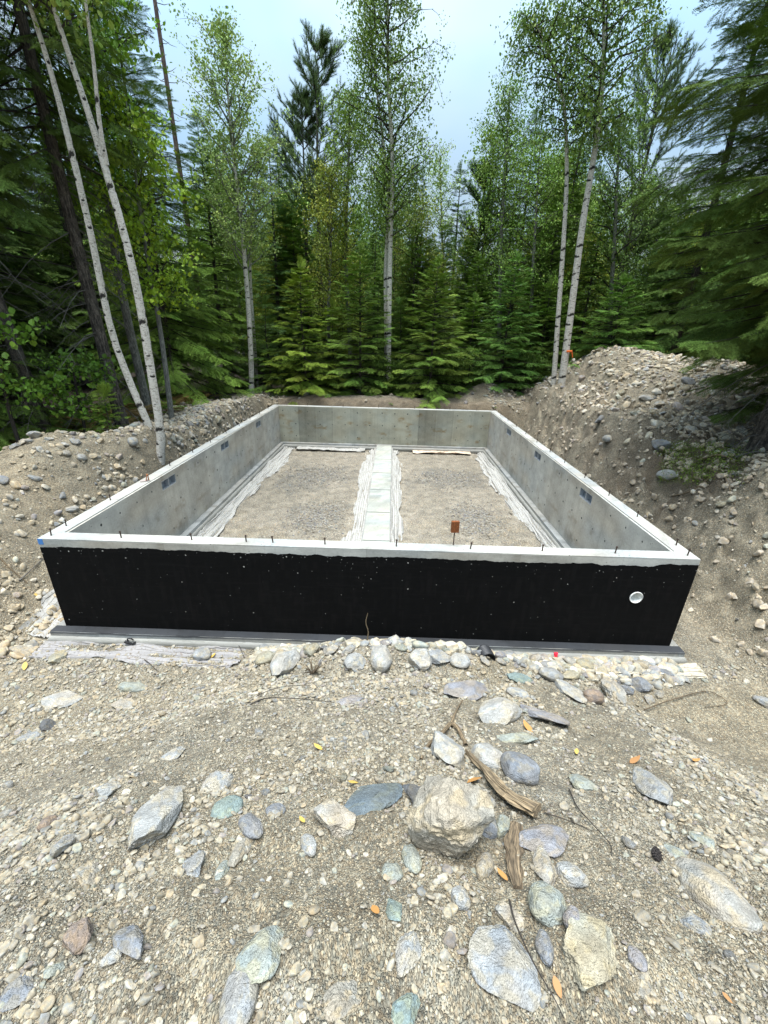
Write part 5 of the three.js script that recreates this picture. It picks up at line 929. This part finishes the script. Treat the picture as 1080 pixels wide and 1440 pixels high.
// young spruces in front of the wood
const yl = [[430, 372, -12.6, 1.5, T_YOUNG, 'bright yellow-green young spruce behind the back wall, left of the middle', 51], [506, 350, -12.9, 1.75, [0.06, 0.12, 0.035], 'dark green young spruce just left of the middle birch trunk', 52], [604, 368, -12.7, 1.85, [0.072, 0.135, 0.04], 'wide green young spruce just right of the middle birch trunk', 53], [702, 362, -13.4, 1.7, [0.065, 0.15, 0.055], 'blue-green young spruce left of the right birch pair', 54], [382, 425, -13.0, 1.2, [0.055, 0.11, 0.035], 'small dark spruce at the left back corner of the walls', 55], [655, 420, -14.6, 1.3, [0.07, 0.14, 0.045], 'slim young spruce between the two wide ones on the right', 56], [750, 400, -14.2, 1.5, [0.065, 0.13, 0.045], 'green spruce right behind the slimmer white birch, low crown', 57], [560, 425, -14.4, 1.1, [0.06, 0.12, 0.04], 'narrow young spruce directly right of the middle birch trunk', 58], [845, 395, -12.9, 1.6, [0.06, 0.135, 0.045], 'green spruce right of the right birch pair, above the heap', 59], [470, 430, -13.6, 1.2, [0.08, 0.145, 0.04], 'small spruce filling the gap left of the middle', 60], [900, 330, -15, 1.8, [0.05, 0.11, 0.04], 'tall green spruce left of the big overhanging spruce', 62]];
for (const [u, v, z, R, tone, label, seed] of yl) { const f = footAt(u, z); conifer(tree('young_spruce', label, 'spruce', f), { seed, h: onZ(u, v, z).y - f.y, R, from: 0.03, tone, per: 6, gap: 0.24, sweep: 0.05, sag: 0.3, shape: 0.85, spray: 0.55, step: 0.3, yellow: 0.8, dead: 10 }); }
// right birch pair
{
  const f = ground(onZ(778, 548, -11).x, -11);
  leafTree(tree('birch_tree', 'slimmer left one of the two white birches by the right heap', 'birch', f), { seed: 71, path: stem(f, [[779, 530, -11], [786, 430, -11], [793, 330, -11], [797, 230, -11], [790, 130, -11], [762, 55, -11], [748, 20, -11]]), r: 0.085, from: 0.6, R: 1.5, n: 34, twigs: 7, leaf: 'birch', tone: [0.09, 0.15, 0.055], hang: 0.6, weep: -0.3 });
  const f2 = ground(onZ(789, 548, -10.8).x, -10.8);
  const b = leafTree(tree('birch_tree', 'thicker leaning right one of the two white birches by the right heap', 'birch', f2), { seed: 72, path: stem(f2, [[791, 530, -10.8], [804, 430, -10.8], [820, 310, -10.8], [838, 200, -10.8], [848, 100, -10.8], [849, 10, -10.8], [846, -80, -10.8]]), r: 0.125, from: 0.55, R: 2.0, n: 46, twigs: 8, leaf: 'birch', tone: [0.09, 0.15, 0.055], hang: 0.5, weep: -0.2 });
  const rb = onZ(799, 494, -10.78).sub(f2); const tie = new THREE.TorusGeometry(0.115, 0.018, 6, 20); tie.rotateX(Math.PI / 2); tie.scale(1, 2, 1); tie.translate(rb.x, rb.y, rb.z); const tail = new THREE.BoxGeometry(0.02, 0.22, 0.05); tail.rotateZ(0.3); tail.translate(rb.x + 0.12, rb.y - 0.08, rb.z + 0.06);
  solo('flagging_ribbon', merge([tie, tail]), std({ color: lin(0.75, 0.16, 0.03), side: THREE.DoubleSide }), 'orange ribbon tied round the thicker right birch', 'ribbon').position.copy(f2);
}
// the big spruces on the right
{
  const f = ground(6.9, -3.3);
  conifer(tree('spruce_tree', 'huge dark spruce overhanging the right heap, its trunk at the right edge', 'spruce', f), { seed: 81, h: 15, R: 3.1, from: 0.155, r: 0.17, tone: T_SPRUCE, dead: 30, per: 7, gap: 0.27, sweep: 0.0, sag: 0.34, hang: 0.25, spray: 0.7, step: 0.3, shape: 0.75, lean: [0.3, 0], yellow: 0.7 });
  conifer(tree('spruce_tree', 'dark spruce half out of the picture on the far right', 'spruce', ground(9.2, -5.6)), { seed: 82, h: 14, R: 2.8, from: 0.06, tone: T_SPRUCE, per: 6, gap: 0.3, sag: 0.35 });
  conifer(tree('spruce_tree', 'tall spruce behind the right heap, left of the huge dark spruce', 'spruce', footAt(930, -13.5)), { seed: 83, h: 15, R: 2.4, from: 0.05, tone: [0.05, 0.1, 0.04], per: 5, gap: 0.36 });
}
// the wood beyond: single trees, alike
{
  const r = rng(5150), put = (proto, name, label, cat, group, n, where, s0, s1) => {
    const root = proto(thing(name, label, cat, null, group));
    for (let i = 0; i < n; i++) {
      const o = i ? root.clone() : root; if (i) { o.name = numbered(name); scene.add(o); tag(o, label, cat, group); }
      const [x, z] = where(i), s = mix(s0, s1, r()); o.position.set(x, height(x, z) - 0.1, z); o.rotation.y = r() * 6.28; o.scale.setScalar(s);
    }
  };
  const band = (z0, z1, w0, w1) => (i) => { const z = mix(z0, z1, r()), w = mix(w0, w1, r()); return [w * (4.2 - z) * 0.95, z]; };
  const side = (x0, x1, z0, z1) => () => [mix(x0, x1, r()), mix(z0, z1, r())];
  put((g) => conifer(g, { seed: 91, h: 10, R: 1.7, from: 0.06, tone: T_SPRUCE, per: 5, gap: 0.42, step: 0.42 }), 'spruce_tree', 'dark spruce deep in the wood behind the clearing', 'spruce', 'spruces deep in the wood behind the clearing', 34, band(-17, -30, -0.85, 0.9), 0.7, 1.15);
  put((g) => conifer(g, { seed: 97, h: 7, R: 1.6, from: 0.04, tone: [0.06, 0.115, 0.035], per: 6, gap: 0.3, step: 0.36, dead: 14 }), 'spruce_tree', 'mid-sized green spruce filling the wood edge behind the young spruces', 'spruce', 'spruces along the wood edge', 16, band(-14.6, -18, -0.34, 0.5), 0.6, 1.15);
  put((g) => leafTree(g, { seed: 92, path: [V(0, -0.2, 0), V(0.1, 4, 0), V(0, 8, 0.1), V(0.1, 10.5, 0)], r: 0.1, from: 0.12, R: 1.9, n: 50, twigs: 7, leaf: 'birch', tone: [0.11, 0.18, 0.05], bark: aspenBark, scale: 1.3 }), 'leafy_tree', 'mid-green leafy tree deep in the wood behind the clearing', 'tree', 'leafy trees deep in the wood behind the clearing', 30, band(-16.5, -27, -0.8, 0.9), 0.65, 1.0);
  put((g) => leafTree(g, { seed: 93, path: [V(0, -0.2, 0), V(0.1, 3, 0), V(0, 6, 0.1), V(0.1, 8.5, 0)], r: 0.07, from: 0.1, R: 1.7, n: 40, twigs: 7, leaf: 'aspen', tone: [0.16, 0.21, 0.05], bark: aspenBark, scale: 1.35, yellow: 0.9 }), 'leafy_tree', 'yellow-green leafy tree deep in the wood behind the clearing', 'tree', 'yellow-green trees deep in the wood', 18, band(-15.5, -24, -0.62, 0.75), 0.6, 0.9);
  put((g) => conifer(g, { seed: 94, h: 12, R: 2.2, from: 0.16, tone: T_DARK, per: 5, gap: 0.4, dead: 26 }), 'spruce_tree', 'dark spruce in the shaded wood left of the clearing', 'spruce', 'spruces in the shaded wood on the left', 13, side(-8.6, -15, -2.5, -15), 0.8, 1.15);
  put((g) => conifer(g, { seed: 95, h: 12, R: 2.2, from: 0.08, tone: T_DARK, per: 5, gap: 0.4 }), 'spruce_tree', 'dark spruce in the wood right of the clearing', 'spruce', 'spruces in the wood on the right', 10, side(12, 18, -16, 0), 0.8, 1.2);
  put((g) => leafTree(g, { seed: 96, path: [V(0, -0.2, 0), V(0.05, 0.5, 0), V(0.1, 1.0, 0), V(0.1, 1.4, 0)], r: 0.02, from: 0.1, R: 0.9, n: 16, twigs: 5, leaf: 'birch', tone: [0.06, 0.11, 0.03], bark: twigMat, rise: 0.5 }), 'bush', 'low green bush in the undergrowth behind the back wall', 'bush', 'bushes in the undergrowth at the back', 26, band(-12.9, -15.5, -0.4, 0.36), 0.5, 1.0);
}

{ // the far wood that closes the view: one mass
  const root = new THREE.Group(); root.name = 'far_wood'; tag(root, 'dense far wood closing the view behind all the single trees', null, null, 'stuff'); scene.add(root);
  const r = rng(808), sl = [[], [], []], ll = [[], []], trunks = [];
  for (let i = 0; i < 210; i++) {
    const back = i < 130, z = back ? -29 - 16 * r() : -26 + 30 * r(), x = back ? (r() - 0.5) * 80 : (r() < 0.5 ? -1 : 1) * (15.5 + 10 * r()), y = height(x, z), h = 7 + 6 * r(), con = r() < 0.5;
    trunks.push(limbGeometry([V(x, y - 0.3, z), V(x, y + h * 0.9, z)], [0.14, 0.03], 5));
    const n = con ? 260 : 230, R = con ? 1.7 + 0.8 * r() : 2.2 + 0.8 * r(), g = 0.75 + 0.5 * r();
    for (let k = 0; k < n; k++) {
      const t = con ? 1 - Math.sqrt(r()) * 0.97 : 0.08 + 0.9 * r(), a = r() * 6.283, q = con ? R * (1 - t) + 0.1 : R * Math.pow(Math.max(0, Math.sin(Math.PI * Math.min(1, 0.15 + 0.83 * t))), 0.6), d = q * Math.sqrt(r()), b = g * (0.75 + 0.5 * r());
      const p = V(x + Math.cos(a) * d * 0.7, y + t * h, z + Math.sin(a) * d * 0.7);
      if (con) placeAlong(sl[k % 3], p, V(Math.cos(a), -0.25, Math.sin(a)).normalize(), (r() - 0.5) * 0.8, 1.0 + 0.6 * r(), lin(0.05 * b, 0.1 * b, 0.04 * b));
      else { tmpO.position.copy(p); tmpO.rotation.set(r() - 0.5, r() * 6.28, r() - 0.5); tmpO.scale.setScalar(1.9 + 1.2 * r()); tmpO.updateMatrix(); ll[k % 2].push([tmpO.matrix.clone(), lin(0.11 * b, 0.17 * b, 0.05 * b)]); }
    }
  }
  part('trunks', merge(trunks), conBark, root); instanced('foliage', sprays, needleMat, sl, root); instanced('foliage', leafKinds.birch, leafMat, ll, root);
}

// ---------- small things ----------
function bark(seed, pts, r0, r1, n = 9) { return limbGeometry(new THREE.CatmullRomCurve3(pts).getPoints(18), [...Array(19)].map((_, i) => mix(r0, r1, i / 18)), n, 0.25); }
const lift = (u, v, up = 0) => { const { p } = spot(u, v); p.y += up; return p; };
const woodMap = dataTex(256, 512, (i, j) => { const f = 0.5 * tn(i / 5, j / 120, 51, 71) + 0.35 * tn(i / 2, j / 40, 128, 72) + 0.15 * tn(i / 20, j / 20, 12, 73); const t = clamp(0.7 + 0.45 * f) * 255; return [t, t * 0.93, t * 0.82]; }, true, 1, 0.5);
const woodMat = std({ color: lin(0.47, 0.41, 0.325), map: woodMap, bumpMap: woodMap, bumpScale: 0.008 }), rotMat = std({ color: lin(0.36, 0.31, 0.25), map: woodMap, bumpMap: woodMap, bumpScale: 0.01 }), rootMat = std({ color: lin(0.42, 0.36, 0.28), map: woodMap, bumpMap: woodMap, bumpScale: 0.004 });
function splinter(pts, widths, thick, seed) {   // a torn flat piece of wood along a path
  const c = new THREE.CatmullRomCurve3(pts), n = 30, P = [], U = [], I = [], m = 18, up = upAt(pts[1].x, pts[1].z, 0.2), t = V(), s = V();
  let len = 0, prev = null;
  for (let i = 0; i <= n; i++) {
    const q = c.getPoint(i / n), w = mix(...(i < n / 2 ? [widths[0], widths[1], i / n * 2] : [widths[1], widths[2], i / n * 2 - 1])); t.copy(c.getTangent(i / n)); s.crossVectors(t, up).normalize(); const nn = s.clone().cross(t).normalize();
    if (prev) len += q.distanceTo(prev); prev = q;
    for (let k = 0; k <= m; k++) {
      const a = (k / m) * 6.283, fl = 1 + 0.45 * vn3(Math.cos(a) * 2, i * 0.16, Math.sin(a) * 2 + seed) + 0.35 * vn3(Math.cos(a) * 5, i * 0.3, Math.sin(a) * 5 + seed), x = Math.sign(Math.cos(a)) * Math.pow(Math.abs(Math.cos(a)), 0.7) * w * fl, y = Math.sin(a) * thick * fl * (0.6 + 0.4 * w / widths[1]);
      P.push(q.x + s.x * x + nn.x * y, q.y + s.y * x + nn.y * y, q.z + s.z * x + nn.z * y); U.push(k / m, len);
    }
  }
  for (let i = 0; i < n; i++) for (let k = 0; k < m; k++) { const a = i * (m + 1) + k, b = a + m + 1; I.push(a, b, a + 1, a + 1, b, b + 1); }
  for (const e of [0, n]) { const q = c.getPoint(e / n), k0 = P.length / 3; P.push(q.x, q.y, q.z); U.push(0.5, e / n); for (let k = 0; k < m; k++) { const a = e * (m + 1) + k; if (e) I.push(a, k0, a + 1); else I.push(a, a + 1, k0); } }
  const g = new THREE.BufferGeometry(); g.setAttribute('position', new THREE.Float32BufferAttribute(P, 3)); g.setAttribute('uv', new THREE.Float32BufferAttribute(U, 2)); g.setIndex(I); return toCreasedNormals(g, 0.8);
}
solo('driftwood', splinter([lift(655, 1062, 0.03), lift(682, 1092, 0.05), lift(712, 1126, 0.055), lift(752, 1150, 0.05)], [0.01, 0.028, 0.042], 0.02, 3), woodMat, 'weathered split driftwood piece lying diagonally between the cobbles', 'driftwood');
solo('rotten_wood', splinter([lift(727, 1160, 0.01), lift(722, 1185, 0.015), lift(722, 1212, 0.015), lift(728, 1250, 0.005)], [0.024, 0.036, 0.016], 0.009, 9), rotMat, 'flat brown rotten wood piece below the driftwood', 'wood');
solo('root', merge([bark(1, [lift(592, 1070, 0.01), lift(603, 1050, 0.025), lift(620, 1036, 0.03), lift(634, 1022, 0.03), lift(642, 1026, 0.025), lift(655, 1050, 0.01)], 0.011, 0.017), bark(2, [lift(634, 1022, 0.03), lift(640, 1005, 0.02), lift(650, 985, 0.0)], 0.012, 0.006)]), rootMat, 'pale curved root arching over the gravel above the driftwood', 'root');
const twig = (pts, r0, label, group, m = twigMat) => solo('twig', bark(5, pts, r0, r0 * 0.4, 5), m, label, 'twig', group);
twig([lift(520, 902), lift(519, 885, 0.0).setY(lift(520, 902).y + 0.14), V(0.045, 0.2, 0.21), V(0.015, 0.34, 0.19), V(0.03, 0.44, 0.18)].map((p, i) => { const b = ground(0.03, 0.22).add(V(0, 0.03, 0)); return i < 2 ? b.clone().add(V(0.005 * i, 0.12 * i, 0)) : b.clone().add(V([0, 0, 0.014, -0.014, 0.006][i], [0, 0, 0.24, 0.37, 0.5][i], 0)); }), 0.011, 'upright dead stick standing before the black coated wall', null, rootMat);
twig([lift(800, 1112, 0.012), lift(812, 1140, 0.02), lift(832, 1165, 0.03), lift(858, 1192, 0.015), lift(860, 1208, 0.005)], 0.004, 'thin dark twig right of the driftwood on the gravel');
twig([lift(765, 1145, 0.012), lift(800, 1158, 0.02), lift(835, 1172, 0.012)], 0.003, 'fine dark twig crossing the gravel right of the driftwood end');
twig([lift(715, 1270, 0.02), lift(722, 1310, 0.05), lift(745, 1370, 0.07), lift(775, 1420, 0.06), lift(790, 1439, 0.03)], 0.0035, 'long thin dark twig bending across the grey-green slab');
twig([lift(346, 995, 0.01), lift(372, 985, 0.02), lift(410, 985, 0.025), lift(470, 990, 0.02)], 0.006, 'long brown twig on the gravel left of the mauve stone');
twig([lift(346, 993, 0.01), lift(370, 978, 0.03), lift(405, 968, 0.03), lift(440, 966, 0.02)], 0.005, 'brown twig running toward the rubble at left of the centre');
twig([lift(198, 928, 0.03), lift(208, 934, 0.04), lift(222, 946, 0.03)], 0.008, 'short dark branched stick on the white fabric apron');
twig([lift(330, 900, 0.03), lift(338, 915, 0.05), lift(345, 928, 0.0)], 0.006, 'reddish curved twig leaning by the left front footing');
twig([lift(0, 786, 0.02), lift(20, 806, 0.03), lift(40, 822, 0.02)], 0.01, 'bare stick on the left dirt bank', null, rootMat);
twig([lift(28, 818, 0.02), lift(45, 805, 0.04), lift(62, 786, 0.02)], 0.01, 'grey stick crossing another on the left dirt bank', null, greyTwig);
twig([lift(985, 650, 0.06), lift(1010, 648, 0.1), lift(1030, 650, 0.05)], 0.022, 'pale broken branch by the big spruce trunk', null, rootMat);
twig([lift(1030, 648, 0.05), lift(1052, 643, 0.08), lift(1078, 640, 0.05)], 0.02, 'grey broken branch at the right edge near the spruce trunk', null, greyTwig);
twig([lift(945, 700, 0.03), lift(975, 692, 0.05), lift(1010, 668, 0.04), lift(1032, 712, 0.02)], 0.014, 'brown root on the clay bank below the weeds', null, rootMat);
twig([lift(905, 1000, 0.02), lift(950, 985, 0.03), lift(1000, 975, 0.02), lift(1022, 990, 0.02), lift(990, 996, 0.015)], 0.007, 'looped dark root lying on the trench path at the right', null, rotMat);
twig([lift(760, 940, 0.01), lift(770, 945, 0.02), lift(782, 948, 0.01)], 0.004, 'tiny stick by the red plastic cap');
{ // brushy dry roots in the rubble
  const r = rng(61), gs = [], b = lift(440, 948);
  for (let i = 0; i < 34; i++) { const a = r() * 6.28, l = 0.08 + 0.16 * r(), e = V(Math.cos(a) * l * 0.7, l * (0.2 + 0.8 * r()), Math.sin(a) * l * 0.5); gs.push(limbGeometry([b, b.clone().addScaledVector(e, 0.5).add(V(0.02 * (r() - 0.5), 0.02, 0)), b.clone().add(e)], [0.005, 0.003, 0.0015], 4)); }
  solo('root_clump', merge(gs), rotMat, 'brushy clump of dry reddish roots in the rubble left of the upright stick', 'roots');
}
// fallen leaves
{
  const leaf = () => { const s = new THREE.Shape(); s.moveTo(0, -0.5); s.bezierCurveTo(0.32, -0.3, 0.3, 0.15, 0, 0.5); s.bezierCurveTo(-0.3, 0.15, -0.32, -0.3, 0, -0.5); const g = new THREE.ShapeGeometry(s, 8); const p = g.attributes.position; for (let i = 0; i < p.count; i++) p.setZ(i, 1.9 * p.getX(i) ** 2 + 0.5 * p.getY(i) ** 2 + 0.3 * p.getX(i) * p.getY(i)); g.rotateX(-Math.PI / 2); g.computeVertexNormals(); return g; };
  const lg = leaf(), mats = { yellow: std({ color: lin(0.45, 0.3, 0.07), side: THREE.DoubleSide, roughness: 0.7 }), orange: std({ color: lin(0.4, 0.2, 0.06), side: THREE.DoubleSide, roughness: 0.7 }), brown: std({ color: lin(0.32, 0.16, 0.06), side: THREE.DoubleSide, roughness: 0.7 }) }, r = rng(71);
  for (const [u, v, px, c, label] of [[447, 1054, 14, 'yellow', 'small yellow fallen leaf left of the root'], [496, 1104, 14, 'yellow', 'yellow fallen leaf above the dark blue slate'], [668, 1102, 26, 'orange', 'curled golden leaf beside the driftwood'], [528, 1286, 20, 'orange', 'orange fallen leaf at lower centre on the gravel'], [741, 1026, 20, 'orange', 'orange fallen leaf under the broken pale rock'], [705, 1235, 18, 'orange', 'orange leaf left of the rotten wood'], [782, 1393, 20, 'brown', 'brown leaf right of the grey-green slab'], [300, 924, 9, 'yellow', 'yellow leaf touching the grey stone on the fabric'], [55, 838, 10, 'yellow', 'yellow leaf on the left dirt bank'], [36, 939, 12, 'yellow', 'yellow leaf near the flat tan rock'], [978, 1072, 12, 'orange', 'orange leaf at the edge of the trench path'], [893, 1072, 18, 'brown', 'brown leaf on the right slope below the path'], [425, 1157, 12, 'yellow', 'pale yellow leaf left of the knobbly cream rock'], [810, 1060, 10, 'yellow', 'tiny yellow leaf on the right of the mound'], [1020, 1408, 12, 'brown', 'brown leaf in the lower right corner']]) {
    const { p, m } = spot(u, v), o = solo('fallen_leaf', lg, mats[c], label, 'leaf'); o.quaternion.setFromUnitVectors(V(0, 1, 0), upAt(p.x, p.z)); o.rotateY(r() * 6.28); o.rotateX((r() - 0.5) * 1.2); o.scale.setScalar(px * m * 1.15); o.position.copy(p).add(V(0, 0.018, 0));
  }
}
{ // black pine cone
  const { p, m } = spot(922, 1205), gs = [], R = 10 * m;
  for (let i = 0; i < 60; i++) { const t = i / 60, a = i * 2.4, g = new THREE.ConeGeometry(R * 0.28, R * 0.6, 5); g.rotateX(Math.PI / 2 - 0.5); g.translate(0, 0, R * 0.55 * Math.sin(Math.PI * (0.15 + 0.8 * t))); g.rotateY(a); g.translate(0, R * 1.6 * (t - 0.5), 0); gs.push(g); }
  const o = solo('pine_cone', merge(gs), std({ color: lin(0.025, 0.02, 0.018) }), 'blackened pine cone on the right slope', 'pine cone'); o.position.copy(p).add(V(0, R * 0.6, 0)); o.rotation.set(1.2, 0.5, 0.4);
}
{ // red plastic cap on its peg
  const p = lift(780, 926), o = thing('plastic_cap', 'small red plastic cap sticking out of the rubble by the front footing', 'cap', p);
  part('cap', new THREE.CylinderGeometry(0.024, 0.028, 0.075, 14).translate(0, 0.05, 0), std({ color: lin(0.75, 0.02, 0.05), roughness: 0.4 }), o); part('rim', new THREE.TorusGeometry(0.027, 0.004, 6, 16).rotateX(Math.PI / 2).translate(0, 0.016, 0), std({ color: lin(0.6, 0.02, 0.05), roughness: 0.4 }), o);
}
{ // black corrugated drain end
  const pts = []; for (let i = 0; i <= 28; i++) pts.push(new THREE.Vector2(0.075 + 0.006 * Math.sin(i * 1.57), i * 0.012)); for (let i = 28; i >= 0; i -= 4) pts.push(new THREE.Vector2(0.066, i * 0.012));
  const g = new THREE.LatheGeometry(pts, 26); g.rotateX(-Math.PI / 2); const p = lift(686, 928), o = solo('drain_pipe', g, std({ color: lin(0.02, 0.02, 0.022), roughness: 0.5, side: THREE.DoubleSide }), 'black corrugated drain pipe end half buried in the front rubble', 'pipe'); o.position.set(p.x, p.y + 0.02, p.z + 0.02); o.rotation.set(-0.12, 0.12, 0); o.scale.set(1, 1, 0.5);
}
{ // marker: rusty rod with a block on top, on the front wall
  const o = thing('survey_marker', 'rusty brown wooden block on a thin rod rising from the front wall', 'marker', V(1.005, TOP, -0.165));
  part('rod', new THREE.CylinderGeometry(0.0065, 0.0065, 0.2, 8).translate(0, 0.09, 0), rustMat, o);
  const b = new THREE.BoxGeometry(0.088, 0.135, 0.04, 2, 2, 1); b.translate(0, 0.235, 0); part('block', b, std({ color: lin(0.36, 0.12, 0.03), map: woodMap, roughness: 0.9 }), o); o.rotation.y = 0.12;
}
{ // rusty offcut left on the wall
  const o = thing('steel_bracket', 'small rusty bent bracket lying on top of the left wall', 'bracket', V(-3.66, TOP, -2.05)), rust = std({ color: lin(0.3, 0.12, 0.05), roughness: 0.9 });
  part('plate', new THREE.BoxGeometry(0.12, 0.012, 0.07).translate(0, 0.008, 0), std({ color: lin(0.32, 0.27, 0.25) }), o); part('tab', new THREE.BoxGeometry(0.014, 0.1, 0.06).rotateZ(-0.25).translate(0.035, 0.06, 0), rust, o); part('pin', new THREE.CylinderGeometry(0.009, 0.009, 0.1, 8).translate(0.06, 0.06, 0.01), rust, o); o.rotation.y = 0.5;
}
{ // black form clips on the front footing
  const put = (x, label, s) => { const gs = [new THREE.TorusGeometry(0.035 * s, 0.008, 6, 14, 3.6).rotateX(0.3), new THREE.BoxGeometry(0.08 * s, 0.02, 0.03).rotateZ(-0.3).translate(-0.03, -0.03, 0.01), new THREE.BoxGeometry(0.05 * s, 0.015, 0.03).rotateZ(0.5).translate(0.04, -0.035, 0.012)]; const o = solo('form_clip', merge(gs), std({ color: lin(0.015, 0.015, 0.017), roughness: 0.6 }), label, 'clip'); o.position.set(x, -0.06, FO + 0.035); };
  put(-2.87, 'black plastic form clip on the left part of the front footing', 1); put(-0.5, 'black plastic form clip by the dirt hump at the front footing', 0.9);
}
// green weeds in the brown hollow on the right
{
  const r = rng(91), sh = leafKinds.birch, root = new THREE.Group(); root.name = 'undergrowth'; tag(root, 'low green weeds growing in the brown hollow on the right bank', null, null, 'stuff'); scene.add(root);
  const lists = [[], []];
  for (let i = 0; i < 420; i++) { const { p } = spot(930 + 130 * r(), 628 + 56 * r()); tmpO.position.copy(p).add(V((r() - 0.5) * 0.2, 0.03 + 0.06 * r(), (r() - 0.5) * 0.2)); tmpO.rotation.set((r() - 0.5) * 0.8, r() * 6, (r() - 0.5) * 0.8); tmpO.scale.setScalar(0.18 + 0.2 * r()); tmpO.updateMatrix(); const b = 0.6 + 0.7 * r(); if (vn2(p.x * 2.2, p.z * 2.2, 17) > -0.25) lists[i % 2].push([tmpO.matrix.clone(), lin(0.1 * b, 0.15 * b, 0.03 * b)]); }
  instanced('leaves', sh, leafMat, lists, root);
}
{ // ferns and litter on the shaded forest floor
  const r = rng(93), root = new THREE.Group(); root.name = 'forest_litter'; tag(root, 'ferns and dead litter on the shaded forest floor', null, null, 'stuff'); scene.add(root); const lists = [[], [], []];
  for (let i = 0; i < 1500; i++) { const left = r() < 0.55, x = left ? -5.9 - 5 * r() : -4 + 10 * r(), z = left ? -4.6 - 6 * r() + (x < -7 ? 3 : 0) : -13.6 - 3 * r(), y = height(x, z), g = r() < 0.4, b = 0.6 + 0.7 * r(), a = r() * 6.28; placeAlong(lists[i % 3], V(x, y + 0.03, z), V(Math.cos(a), 0.1 + 0.5 * r(), Math.sin(a)).normalize(), (r() - 0.5), 0.25 + 0.35 * r(), g ? lin(0.07 * b, 0.13 * b, 0.03 * b) : lin(0.11 * b, 0.08 * b, 0.05 * b)); }
  instanced('fronds', sprays, needleMat, lists, root);
}
renderer.render(scene, camera);
